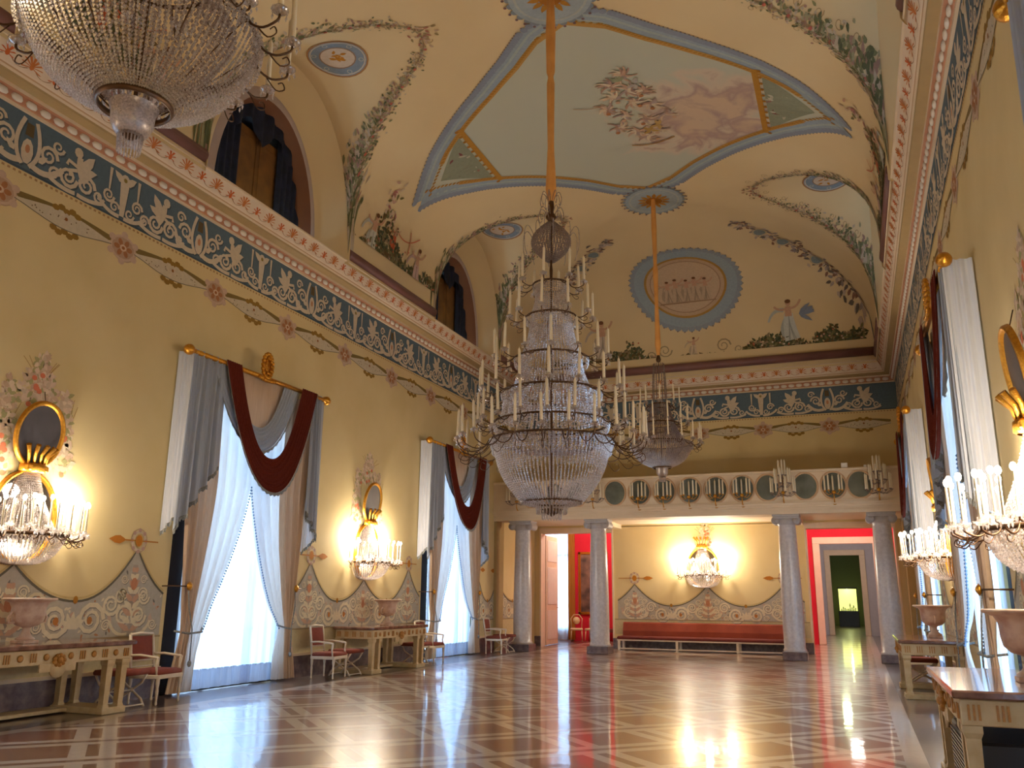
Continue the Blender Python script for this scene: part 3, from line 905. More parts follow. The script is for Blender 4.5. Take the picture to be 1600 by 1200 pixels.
# garlands on the groins of the lunettes, oval medallions over each lunette
def groin(y0, side, sy, t):
    """t=0 at the crown meeting point, 1 at the springing"""
    q = .999*t
    dy = 2.33*q
    z = zp(y0+sy*dy)
    lo, hi = 0., AV
    for _ in range(30):
        m = (lo+hi)/2
        if ZS+HV*(1-(m/AV)**NV)**(1/NV) > z: lo = m
        else: hi = m
    return (XC+side*lo, y0+sy*dy)
def garland(D, y0, side, sy):
    pr = None
    G = [(104, 106, 72), (126, 124, 86), (92, 96, 68), (160, 152, 118), (160, 126, 110), (190, 172, 148)]
    n = 46
    for i in range(n):
        t = (i/(n-1))**.6
        x, y = groin(y0, side, sy, t)
        if pr: D.stroke([pr, (x, y)], .022, (150, 128, 92), 0)
        pr = (x, y)
        f = .45+.55*t
        for k in range(int(8+10*t)):
            dx = random.gauss(0, .10*f)*(.55 if t > .8 else 1); dy = random.gauss(0, .15*f)
            if abs(x+dx-XC) > AV-.02: dx = 0
            D.leaf(x+dx, y+dy, random.uniform(.06, .15)*f, .06*f, random.uniform(0, 6.28), random.choice(G if random.random() < .75*t+.25 else G[3:]), 1+k % 3)
        if i % 5 == 2 and t < .93:
            o = .24
            for s in (1, -1): D.spiral(x-side*0+s*sy*.0+s*.2, y-s*sy*.16, .09, 1.2, (168, 138, 98), .016, 1, s)
            D.disc(x+.03, y+.03, .035, .035, (176, 96, 80), 4, 7)
for y0 in BAYS[1:]:
    for side in (-1, 1):
        D = Draw(chart_plan, .012, .003)
        for sy in (-1, 1): garland(D, y0, side, sy)
        x, y = groin(y0, side, 1, .0)
        for i in range(26): D.leaf(x+random.gauss(0, .14), y+random.gauss(0, .18), .12, .05, random.uniform(0, 6.28), random.choice([(168, 110, 90), (150, 130, 90), (186, 156, 130)]), 2)
        # oval medallion
        ox, oy = XC+side*4.72, y0+.0
        D.disc(ox, oy, .66, .62, (170, 122, 74), 1, 26, 0, 3); D.disc(ox, oy, .62, .58, (128, 140, 150), 2, 26, 0, 3)
        D.ring(ox, oy, .60, .56, .03, (196, 186, 168), 3, 26)
        D.disc(ox, oy, .40, .36, (202, 182, 158), 3, 22, 0, 2); D.ring(ox, oy, .4, .36, .03, (150, 120, 96), 4, 22)
        for j in range(6): D.ring(ox+.5*math.cos(j*PI/3+.5), oy+.47*math.sin(j*PI/3+.5), .06, .06, .02, (178, 176, 160), 4, 9)
        for j in range(12): D.leaf(ox+random.gauss(0, .09), oy+random.gauss(0, .1), .15, .07, random.uniform(0, 6.28), (186, 124, 40), 5)
        D.build('painted_garland', ceiling)
# landscape figures standing on the roll mouldings: chart by arc length up the vault
ARC = []
def arc_table(A_):
    t = []; s = 0; px = A_; pz = 0
    for i in range(1, 241):
        a = PI/2*i/240; u = math.cos(a)**.7; z = HV*(1-u**NV)**(1/NV); x = A_*u
        s += math.hypot(x-px, z-pz); px, pz = x, z; t.append((s, x))
    return [(0, A_)]+t
T1 = arc_table(AV); T2 = arc_table(EV)
def look(T, s):
    lo, hi = 0, len(T)-1
    while hi-lo > 1:
        m = (lo+hi)//2
        if T[m][0] < s: lo = m
        else: hi = m
    a, b = T[lo], T[hi]; t = (s-a[0])/max(b[0]-a[0], 1e-9); return a[1]+(b[1]-a[1])*min(max(t, 0), 1)
def chart_side(sd):
    return lambda u, s, h: on_vault(XC+sd*min(look(T1, s), AV-.012), u, h)
def chart_end(u, s, h): return on_vault(u, YE-EV+min(look(T2, s), EV-.012), h)
def bushes(D, u0, u1, z0, h, dens=60, hue=0):
    G = [(92, 92, 60), (70, 74, 50), (124, 116, 78), (104, 84, 52), (146, 126, 96), (84, 92, 70)]
    for i in range(int((u1-u0)*dens)):
        u = random.uniform(u0, u1); z = z0+h*random.random()**1.8*(.6+.4*math.sin(u*2.3))
        D.leaf(u, z, random.uniform(.06, .2), .08, random.uniform(0, 6.28), random.choice(G), i % 4)
    for i in range(int((u1-u0)*6)):
        D.disc(random.uniform(u0, u1), z0+h*random.random()*.7, .035, .03, random.choice([(206, 160, 140), (214, 196, 170), (190, 110, 80)]), 4, 6)
def figure(D, u, z, hgt, robe, lean=0, seed=0):
    """standing painted figure in a blown robe"""
    random.seed(seed); H = hgt
    skin = (200, 156, 126)
    LB = 4
    D.curve((u, z), (u+lean*.3*H, z+.4*H), (u+lean*.2*H, z+.62*H), lambda t: H*(.34-.16*t), robe, 3)
    D.curve((u-.1*H, z+.05*H), (u-.28*H, z+.2*H), (u-.1*H, z+.5*H), lambda t: .12*H, tuple(int(v*.88) for v in robe), 2)
    for j in range(5): D.curve((u+random.uniform(-.12, .12)*H, z), (u+lean*.2*H, z+.3*H), (u+lean*.2*H, z+.55*H), .02*H, tuple(int(v*.8) for v in robe), 5)
    sx = u+lean*.22*H
    D.curve((sx, z+.55*H), (sx, z+.66*H), (sx, z+.78*H), lambda t: .16*H*(1-.3*t), skin, 4)
    D.disc(sx+.01, z+.86*H, .06*H, .075*H, skin, 5, 10); D.disc(sx+.01, z+.90*H, .065*H, .05*H, (110, 74, 48), 6, 9)
    D.curve((sx, z+.74*H), (sx+.2*H, z+.7*H), (sx+.28*H, z+.92*H), .05*H, skin, 5); D.curve((sx, z+.74*H), (sx-.2*H, z+.66*H), (sx-.3*H, z+.8*H), .05*H, skin, 5)
    D.curve((sx-.1*H, z+.7*H), (sx-.35*H, z+.75*H), (sx-.45*H, z+.45*H), lambda t: .1*H*(1-t*.6), tuple(int(v*.92) for v in robe), 2)
for sd in (-1, 1):
    D = Draw(chart_side(sd), .014, .003)
    random.seed(5+sd)
    for ca in (17.97, 8.72):
        bushes(D, ca-2.2, ca+2.2, .3, .6, 260); bushes(D, ca-1.1, ca+1.0, .5, 1.1, 240)
        figure(D, ca-1.3, .35, 1.15, (206, 204, 188), .1, 3); figure(D, ca+1.05, .3, 1.15, (204, 172, 160), -.3, 4); figure(D, ca-.35, .9, .6, (206, 104, 66), .2, 5)
        for (a, b) in ((-1.0, 2.0), (-.7, 1.5)):
            for i in range(22): D.leaf(ca+a+random.gauss(0, .1), b+random.gauss(0, .16), .17, .07, random.uniform(0, 6.28), random.choice([(168, 110, 100), (190, 150, 130), (120, 110, 70), (206, 180, 150)]), i % 3)
        D.curve((ca-.2, 1.35), (ca+.3, 1.15), (ca+.8, 1.6), .03, (200, 110, 80), 4); D.curve((ca+.3, 1.6), (ca+.5, 1.3), (ca+.4, 1.0), .04, (196, 130, 96), 5)
    D.build('painted_landscape', ceiling)
D = Draw(chart_end, .014, .003)
random.seed(11)
bushes(D, 1.0, 4.9, .42, .5, 330); bushes(D, 7.9, 11.7, .42, .55, 330); bushes(D, 10.2, 10.9, .7, .8, 260); bushes(D, 3.9, 4.4, .6, .8, 260); bushes(D, 1.0, 11.7, .35, .16, 200)
for s in (1, -1):
    cx_ = XC+s*1.0
    D.spiral(cx_, .78, .25, 1.6, (160, 140, 108), .05, 1, s); D.spiral(cx_+s*.5, .62, .17, 1.4, (160, 140, 108), .04, 1, -s); D.curve((XC, .3), (cx_, .1), (cx_+s*.9, .5), .04, (160, 130, 92), 1)
    bushes(D, cx_-.5, cx_+.5, .25, .3, 40)
figure(D, XC, .5, .7, (214, 190, 158), 0, 9)
figure(D, 3.0, .7, 1.45, (208, 190, 170), .15, 12); figure(D, 9.5, .75, 1.45, (198, 200, 190), -.25, 13)
for i in range(14): D.leaf(9.75, 1.6, .5, .13, .1+random.gauss(0, .4), (130, 140, 156), 6)
D.build('painted_landscape', ceiling)
# great round medallion over the end wall
D = Draw(chart_end, .02, .004)
mx, ms, R_ = 6.22, 3.14, 1.72
RY = 1.62
for j in range(48):
    a = 2*PI*j/48
    D.disc(mx+(R_+.05)*math.cos(a), ms+(RY+.05)*math.sin(a), .125, .125, (146, 154, 160), 0, 8); D.disc(mx+(R_+.17)*math.cos(a), ms+(RY+.17)*math.sin(a), .03, .03, (132, 108, 98), 0, 6)
def bigdisc(r, ry, col, L): D.disc(mx, ms, r, ry, col, L, 40, 0, 10)
bigdisc(R_, RY, (152, 164, 170), 1); bigdisc(1.38, 1.30, (172, 132, 66), 2.5); bigdisc(1.30, 1.22, (196, 166, 134), 4); bigdisc(1.16, 1.08, (202, 174, 142), 5.5)
D.ring(mx, ms, 1.18, 1.1, .03, (160, 130, 100), 7, 40)
for i, a in enumerate((-.62, -.3, .02, .34, .64)): D.h0 = .05; figure(D, mx+a, ms-.66, .95+.08*(i % 2), (196, 170, 140), .1*(-1)**i, 40+i)
D.stroke([(mx-.95, ms-.7), (mx+.95, ms-.7)], .04, (160, 128, 98), 8)
D.build('painted_medallion', ceiling)
for sd in (-1, 1):      # ornament strips on the hips at the far corners
    D = Draw(chart_plan, .014, .003)
    random.seed(31)
    for i in range(60):
        t = i/59; d = .3+3.6*t
        x = XC+sd*(AV-d*.97); y = YE-d
        for k in range(4): D.leaf(x+random.gauss(0, .12), y+random.gauss(0, .14), .18, .09, random.uniform(0, 6.28), random.choice([(150, 136, 128), (176, 156, 140), (110, 100, 90), (140, 104, 84), (196, 176, 156)]), k % 3)
    for t in (.35, .62, .8):
        d = .3+3.6*t; D.disc(XC+sd*(AV-d*.97), YE-d, .2, .2, (128, 138, 136), 4, 14, 0, 2); D.ring(XC+sd*(AV-d*.97), YE-d, .23, .23, .05, (196, 176, 140), 5, 14)
    D.build('painted_hip', ceiling)
# ================================================================ windows and their hangings
M_SHEER = fabric('white_sheer', (236, 243, 250), .75, .07, (214, 228, 246))
M_HEM = fabric('sheer_hem', (184, 196, 220), .22, .0)
M_WCURT = fabric('white_silk_curtain', (246, 238, 228), .35, 0, (232, 222, 212))
M_BCURT = fabric('beige_drape', (222, 194, 164), .10, 0, (198, 166, 138))
M_BLUE_S = fabric('grey_blue_silk', (190, 196, 206), .08, 0, (160, 166, 178))
M_PALE_S = fabric('pale_silver_silk', (222, 222, 226), .12, 0, (196, 198, 206))
M_RED_S = fabric('oxblood_velvet', (118, 54, 42), .02, 0, (84, 34, 28))
M_FRINGE = mat('silver_fringe', (158, 158, 152), .6, noise=.9, scale=60, rgb2=(84, 90, 96))
M_TRIMB = mat('blue_bead_trim', (120, 146, 178), .6)
M_GLASS = bpy.data.materials.new('window_glass'); M_GLASS.use_nodes = True
_nt = M_GLASS.node_tree; _nt.nodes.remove(_nt.nodes['Principled BSDF'])
_t = _nt.nodes.new('ShaderNodeBsdfTransparent'); _g = _nt.nodes.new('ShaderNodeBsdfGlossy'); _g.inputs['Roughness'].default_value = .02
_m = _nt.nodes.new('ShaderNodeMixShader'); _m.inputs[0].default_value = .06
_nt.links.new(_t.outputs[0], _m.inputs[1]); _nt.links.new(_g.outputs[0], _m.inputs[2]); _nt.links.new(_m.outputs[0], _nt.nodes['Material Output'].inputs[0])

def french_window(X, sg, y0):
    global wn
    wn += 1
    root = empty('window_%d' % wn, None, None); root['kind'] = 'structure'
    f = MB()
    xs = sorted((X-sg*.62, X-sg*.54))
    a, b = y0-OP, y0+OP
    f.box(*xs, a, a+.16, 0, OPH); f.box(*xs, b-.16, b, 0, OPH); f.box(*xs, a, b, OPH-.16, OPH); f.box(*xs, a, b, 0, .2)
    f.box(*xs, y0-.07, y0+.07, 0, OPH); f.box(*xs, a, b, 3.7, 3.82)
    for z in (.95, 1.85, 2.75): f.box(*xs, a+.1, b-.1, z, z+.05)
    f.build('window_frame', M_WHITEP, root)
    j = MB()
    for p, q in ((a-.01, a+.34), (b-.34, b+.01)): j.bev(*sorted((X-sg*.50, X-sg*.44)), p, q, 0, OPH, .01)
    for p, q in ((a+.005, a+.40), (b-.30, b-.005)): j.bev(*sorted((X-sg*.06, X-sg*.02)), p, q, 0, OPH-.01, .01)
    j.build('jamb_shade_board', mat('jamb_shade_dark', (34, 26, 22), .7, spec=.2), root)  # near-black boards added as the jamb's shade, also blocking light at the edges
    g = MB(); xg = X-sg*.58; g.quad((xg, a, 0), (xg, b, 0), (xg, b, OPH), (xg, a, OPH)); g.build('pane', M_GLASS, root)

def catenary(a, b, sag, n):
    """points (s,z) hanging between a and b"""
    out = []
    for i in range(n+1):
        t = i/n; u = 2*t-1
        out.append((a[0]+(b[0]-a[0])*t, a[1]+(b[1]-a[1])*t-sag*(1-abs(u)**2.2)))
    return out
def swag_mesh(A, B, nf, d0, dd, n=40, m=26):
    """cloth between an upper line A and a lower line B, folds running along it; local x = out of the wall, y = along"""
    rows = []
    for j in range(m+1):
        t = j/m; r = []
        for i in range(n+1):
            s = A[i][0]*(1-t)+B[i][0]*t; z = A[i][1]*(1-t)+B[i][1]*t
            e = math.sin(PI*i/n)
            r.append((d0+dd*e*(.4+.6*t)+(.012+.028*e)*math.sin(2*PI*nf*t+.6*math.sin(3*i/n)), s, z))
        rows.append(r)
    return rows
def fringe(mb, line, wd=.07, mi=1):
    A = []; B = []
    for i, p in enumerate(line):
        A.append((p[0]+.01, p[1], p[2])); B.append((p[0]+.015, p[1], p[2]-wd*(1 if i % 2 else .6)))
    mb.grid([A, B], mi, None, False)
RODZ = 5.74
def make_rod():
    root = empty('curtain_rod', '', 'curtain rod')
    f = MB(); f.tube([(.35, -2.0, RODZ), (.35, 2.0, RODZ)], .045, 10)
    for s in (-1.7, 1.7): f.tube([(.0, s, RODZ), (.35, s, RODZ)], .02, 6)
    f.build('pole', M_GOLD, root)
    for s in (-1, 1):
        f = MB(); f.lathe([(.001, -.0), (.05, 0), (.05, .03), (.03, .05), (.085, .09), (.10, .14), (.08, .20), (.03, .24), (.001, .25)], (.35, 0, RODZ), 14, axis='Y')
        if s < 0: f.v = [(x, -y, z) for x, y, z in f.v]; f.f = [tuple(reversed(q)) for q in f.f]
        f.v = [(x, y+s*1.98, z) for x, y, z in f.v]
        f.build('finial', M_GOLD, root)
    f = MB()
    for k in range(18):
        a = 2*PI*k/18; f.ball((.38, .15*math.cos(a), RODZ+.24+.24*math.sin(a)), .045, 0, 6, 4)
    for k in range(10):
        a = 2*PI*k/10; f.ball((.40, .09*math.cos(a), RODZ+.24+.16*math.sin(a)), .035, 0, 6, 4)
    for k in range(-4, 5): f.ball((.4, k*.06, RODZ-.03-.03*math.cos(k*.4)), .04, 0, 6, 4)
    f.lathe([(.001, 0), (.17, .0), (.16, .02), (.001, .03)], (.36, 0, RODZ+.24), 16, axis='X', sy=1.45)
    f.build('wreath_ornament', M_GOLD, root)
    return root
def make_blue():
    root = empty('blue_scarf', '', 'swag')
    A = catenary((-.95, RODZ+.04), (.66, RODZ+.04), 1.05, 40); B = catenary((-1.5, RODZ+.04), (1.17, RODZ+.04), 1.50, 40)
    rows = swag_mesh(A, B, 6, .33, .06)
    m = MB(); m.grid(rows, 0, None, True); fringe(m, rows[-1]); m.build('swag', [M_BLUE_S, M_FRINGE], root)
    V = catenary((-1.15, RODZ-.02), (1.0, RODZ-.02), 1.25, 40)
    m = MB(); m.grid([[(.275+.012*math.sin(i*1.5), s, RODZ-.02+(z-RODZ+.02)*j/5) for i, (s, z) in enumerate(V)] for j in range(6)], 0, None, True); m.build('valance', M_BCURT, root)
    # tails
    def tail(s0, s1, zin, zout, inner_right, nf, name, stepped=4):
        m = MB(); n = 60; rows = []
        for j in range(15):
            t = j/14; r = []
            for i in range(n+1):
                q = i/n; s = s0+(s1-s0)*q
                qq = q if inner_right else 1-q
                k = min(stepped-1, int(qq*stepped)); frac = qq*stepped-k
                zb = zout+(zin-zout)*((k+frac**.6)/stepped)
                sp = 1+.18*t*(0 if inner_right else 0)
                r.append((.35+.045*math.sin(2*PI*nf*q)*(.5+.8*t)+.02*math.sin(5*PI*nf*q+1), s-(.1*t*(1-qq)*(1 if inner_right else -1)), (RODZ+.05)*(1-t)+zb*t))
            rows.append(r)
        m.grid(rows, 0, None, True); fringe(m, rows[-1], .09); m.build(name, [M_BLUE_S, M_FRINGE], root)
    for s in (-1, 1):
        m = MB(); rows = [[(.02+.35*i/24, s*(2.0+.02*math.sin(i*.9+.7*math.sin(i*.5))+.012*math.sin(i*2.1)*t), (RODZ+.03)*(1-t)+(2.62+.35*(i/24) if s < 0 else 2.5+.3*(i/24))*t) for i in range(25)] for t in (j/8 for j in range(9))]
        m.grid(rows, 0, None, True); fringe(m, rows[-1], .08); m.build('side_return', [M_PALE_S, M_FRINGE], root)
    tail(-2.0, -1.10, 3.85, 2.62, True, 5, 'tail')
    tail(1.58, 1.98, 3.3, 2.75, False, 3, 'tail')
    return root
def make_red():
    root = empty('red_swag', '', 'swag')
    A = catenary((-.80, RODZ+.05), (1.14, RODZ+.05), 1.62, 48); B = catenary((-1.24, RODZ+.05), (1.68, RODZ+.05), 2.27, 48)
    rows = swag_mesh(A, B, 7, .42, .10, 48)
    m = MB(); m.grid(rows, 0, None, True); m.build('velvet', M_RED_S, root)
    m = MB(); fringe(m, rows[-1], .08, 0); m.build('fringe', M_FRINGE, root)
    return root
def s_in(z, side):
    if z > 3.6: return 0.0
    if z > 1.0: return -1.08*((3.6-z)/2.6)**1.25
    return -1.08-.02*(1-z)
def s_out(z, side):
    if z > 1.0: return -1.78+.24*((5.6-z)/4.6)**2
    return -1.54-.20*(1.0-z)
def curtain_rows(side, t0, t1, dep, nf, n, lag=0.):
    rows = []
    zs = [5.6-.2*i for i in range(24)]+[.98, .9, .8, .65, .5, .35, .2, .04]
    for z in zs:
        r = []
        pinch = math.exp(-((z-1.0)/.35)**2)
        for i in range(n+1):
            t = t0+(t1-t0)*i/n
            so, si = s_out(z, 0), s_in(z, 0)
            s = so+(si-so)*t
            zz = z
            if z > 1.0 and z < 3.6: zz = z-.12*math.sin(PI*(3.6-z)/2.6)*t
            amp = (.05-.03*pinch)
            r.append((dep+.08*pinch*t+amp*math.sin(2*PI*nf*t)+.3*amp*math.sin(2*PI*nf*2.3*t+z), s*(-side), zz))
        rows.append(r)
    return rows
def make_curtain(side):
    """side -1: hangs on the lower-y half, +1: the other; beige outer width, white inner width"""
    root = empty('tied_curtain', '', 'curtain')
    w_ = MB(); rows = curtain_rows(side, .42, 1, .20, 6, 52); w_.grid(rows, 0, None, True)
    w_.build('white_width', M_WCURT, root)
    b_ = MB(); b_.grid(curtain_rows(side, 0, .46, .23, 8, 34), 0, None, True); b_.build('beige_width', M_BCURT, root)
    e = MB()
    edge = [r[-1] for r in rows if r[-1][2] < 3.75 and r[-1][2] > .9]
    for i in range(len(edge)-1):
        p, q = Vector(edge[i]), Vector(edge[i+1]); L_ = (q-p).length; k = max(1, int(L_/.05))
        for j in range(k): 
            v = p.lerp(q, j/k); e.bead((v.x+.02, v.y, v.z), .022, 0, 1.2)
    e.build('bead_trim', M_TRIMB, root)
    t = MB()
    yb = 1.08*(-side)*-1
    t.tube([(.12, side*1.56, 1.02), (.32, side*1.42, .98), (.38, side*1.2, 1.0), (.26, side*1.05, 1.06)], .018, 6)
    t.tube([(.30, side*1.52, 1.75), (.34, side*1.5, 1.4), (.36, side*1.4, 1.04), (.37, side*1.4, .55)], .012, 5)
    t.ball((.37, side*1.4, .5), .035, 0, 8, 5, 1.6)
    t.build('tie_cord', M_FRINGE, root)
    return root
def make_holdback(side):
    root = empty('curtain_holdback', '', 'holdback')
    t = MB(); t.tube([(.0, side*1.80, 1.75), (.26, side*1.78, 1.75), (.30, side*1.62, 1.75), (.30, side*1.52, 1.75)], .013, 6); t.build('arm', M_BRONZE, root)
    t = MB(); t.lathe([(.001, -.03), (.05, -.02), (.075, 0), (.05, .02), (.03, .035), (.001, .045)], (.33, side*1.52, 1.75), 12, axis='X'); t.build('rosette', M_GOLD, root)
    return root
def make_sheer():
    root = empty('sheer_curtain', '', 'sheer curtain')
    def rows(z0, z1, d, k):
        return [[(d+.03*math.sin(i*.55)+.012*math.sin(i*1.3+k), -1.42+2.84*i/120, z0+(z1-z0)*j/k) for i in range(121)] for j in range(k+1)]
    m = MB(); m.grid(rows(.34, 5.35, .05, 6), 0, None, True); m.build('veil', M_SHEER, root)
    m = MB(); m.grid(rows(.03, .36, .055, 2), 0, None, True); m.build('hem', M_HEM, root)
    m = MB(); m.grid([[(.01+.02*math.sin(i*1.1), .30+.34*i/16, z) for i in range(17)] for z in (.03, 5.35)], 0, None, True); m.build('overlap', M_SHEER, root)
    m = MB(); m.tube([(.05, -1.6, 5.33), (.05, 1.6, 5.33)], .015, 6); m.build('track', M_BRONZE, root)
    return root
where_w = {(0, 1): 'left wall window nearest the left table', (0, 2): 'farther left wall window', (1, 0): 'window at the top right picture edge', (1, 1): 'nearer fully seen right wall window', (1, 2): 'farthest right wall window', (0, 0): 'left wall window beyond the picture edge'}
protos = None
for side_w, X, sg, rz in ((0, 0, 1, 0), (1, W, -1, PI)):
    for bi, y0 in enumerate(BAYS):
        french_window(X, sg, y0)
        if protos is None:
            protos = [make_rod(), make_blue(), make_red(), make_curtain(-1), make_curtain(1), make_holdback(-1), make_holdback(1), make_sheer()]
            first = True
        wh = where_w[(side_w, bi)]
        lab = ['gilt curtain rod with wreath ornament over the %s' % wh, 'grey blue silk scarf swag and tails on the %s' % wh, 'dark red velvet swag draped across the %s' % wh,
               'tied back curtain, nearer half of the %s' % wh, 'tied back curtain, farther half of the %s' % wh,
               'metal holdback, near side of the %s' % wh, 'metal holdback, far side of the %s' % wh, 'thin white sheer curtain filling the %s' % wh]
        grp = ['gilt rods over the windows', 'blue scarves on the windows', 'red swags on the windows', 'tied back window curtains', 'tied back window curtains', 'curtain holdbacks', 'curtain holdbacks', 'sheer curtains in the windows']
        if side_w == 1:    # turned round: the copy's near half is the proto's far half
            lab[3], lab[4] = lab[4], lab[3]; lab[5], lab[6] = lab[6], lab[5]
        for k, p in enumerate(protos):
            if (side_w, bi) == (0, 0) and k != 7: continue        # beyond the picture: only its sheer stays
            if side_w == 1 and bi == 0 and k in (5, 6): continue
            o = p if not p.get('used') else copy_tree(p)
            p['used'] = 1
            o.location = (X, y0, 0); o.rotation_euler = (0, 0, rz)
            o['label'] = lab[k]; o['group'] = grp[k]
for o in list(C.objects):
    if 'used' in o: del o['used']

# ================================================================ chandeliers
M_CRYS = crystal_mat('cut_crystal', (250, 242, 236), .40, .38, .07)
M_CRYSD = crystal_mat('smoky_crystal', (206, 192, 184), .38, .30, .2)
M_GLASSY = crystal_mat('frosted_glass', (226, 214, 206), .35, .25, .3)
M_SLEEVE = mat('amber_silk_sleeve', (232, 166, 88), .65, noise=.6, scale=3, rgb2=(206, 136, 62))
BEADY = ('bead_', 'inner_net', 'crystal_ball', 'pendant_dish')
def sample(prof, step):
    out = []; carry = 0
    for i in range(len(prof)-1):
        (r0, z0), (r1, z1) = prof[i], prof[i+1]; L_ = math.hypot(r1-r0, z1-z0); d = carry
        while d < L_:
            t = d/L_; out.append((r0+(r1-r0)*t, z0+(z1-z0)*t)); d += step
        carry = d-L_
    return out
def strands(mb, prof, n, step, rb, a0=0, a1=2*PI, mi=0, h=1.4):
    for r, z in sample(prof, step):
        for k in range(n):
            a = a0+(a1-a0)*(k+.5)/n
            mb.bead((r*math.cos(a), r*math.sin(a), z+random.uniform(-.15, .15)*rb), rb*random.uniform(.8, 1.15), mi, h)
def arc(r0, z0, r1, z1, bulge, n=8):
    """profile from (r0,z0) to (r1,z1) bulging outward by 'bulge'"""
    dx, dz = r1-r0, z1-z0; L_ = math.hypot(dx, dz); nx, nz = -dz/L_, dx/L_
    if nx < 0: nx, nz = -nx, -nz
    return [(r0+dx*i/n+nx*bulge*math.sin(PI*i/n), z0+dz*i/n+nz*bulge*math.sin(PI*i/n)) for i in range(n+1)]
def candle_mesh(h=.46, r=.022, mat_=None):
    m = MB(); m.lathe([(r*1.05, 0), (r, .02), (r*.9, h-.02), (r*.4, h), (.004, h+.015), (.002, h+.04)], (0, 0, 0), 8)
    return m
def arm_mesh(r0, r1, z0=0., drop=.16, glass=True):
    """s-curved branch from radius r0 out to r1 carrying a dish; origin at the candle seat"""
    L_ = r1-r0; m = MB()
    m.tube(smooth_pts([(-L_, 0, z0), (-L_*.8, 0, z0-drop*.7), (-L_*.45, 0, z0-drop), (-L_*.1, 0, -drop*.7), (0, 0, -.05), (0, 0, 0)], 3), .010, 5, 0)
    m.tube(smooth_pts([(-L_*.6, 0, z0-drop), (-L_*.3, 0, z0-drop*1.7), (-L_*.05, 0, z0-drop*1.5), (-L_*.12, 0, z0-drop*1.05), (-L_*.25, 0, z0-drop*1.2)], 3), .006, 4, 0)
    m.lathe([(.001, -.03), (.03, -.025), (.06, .0), (.066, .012), (.03, .0), (.025, .045), (.001, .045)], (0, 0, 0), 9, 1)
    for k in range(6):
        a = PI*k/3; m.bead((.056*math.cos(a), .056*math.sin(a), -.035), .011, 1, 2.6)
    return m
def ring_obj(root, z, r, name='ring', hgt=.036, wd=.015):
    m = MB(); m.lathe([(r, z), (r+wd, z+hgt*.3), (r+wd, z+hgt*.7), (r, z+hgt), (r-wd*.5, z+hgt), (r-wd*.5, z), (r, z)], (0, 0, 0), 40)
    return m.build(name, M_BRONZE, root)
def tier(root, z, rr, ra, n, ch, off=0., hc=.46, cr=.022, a0=0, a1=2*PI, bulb=False, drop=.16):
    am = cm = None
    for k in range(n):
        a = a0+(a1-a0)*(k+off)/n if abs(a1-a0-2*PI) < 1e-6 else a0+(a1-a0)*k/(n-1)
        loc = (ra*math.cos(a), ra*math.sin(a), z)
        if am is None: am = arm_mesh(rr, ra, 0., drop).build('arm', [M_BRONZE, M_CRYS], root, loc); o = am
        else: o = link_dup(am, root, loc)
        o.rotation_euler = (0, 0, a)
        if cm is None:
            cm = candle_mesh(hc, cr).build('candle', M_CANDLE, o, (0, 0, .03)); c = cm
        else: c = link_dup(cm, o, (0, 0, .03))
        c.rotation_euler = (random.uniform(-.03, .03), random.uniform(-.03, .03), 0)
        if bulb:
            global bulb_mesh
            if bulb_mesh is None:
                b = MB(); b.ball((0, 0, 0), .028, 0, 10, 7, 1.4); bulb_mesh = b.build('bulb', M_BULB, o, (0, 0, hc+.06))
            else: link_dup(bulb_mesh, o, (0, 0, hc+.06))
bulb_mesh = None
M_BULB = bpy.data.materials.new('lit_bulb'); M_BULB.use_nodes = True
_b = M_BULB.node_tree.nodes['Principled BSDF']; _b.inputs['Base Color'].default_value = (1, .9, .7, 1); _b.inputs['Emission Color'].default_value = (1, .86, .62, 1); _b.inputs['Emission Strength'].default_value = 16
M_BULB.cycles.emission_sampling = 'NONE'

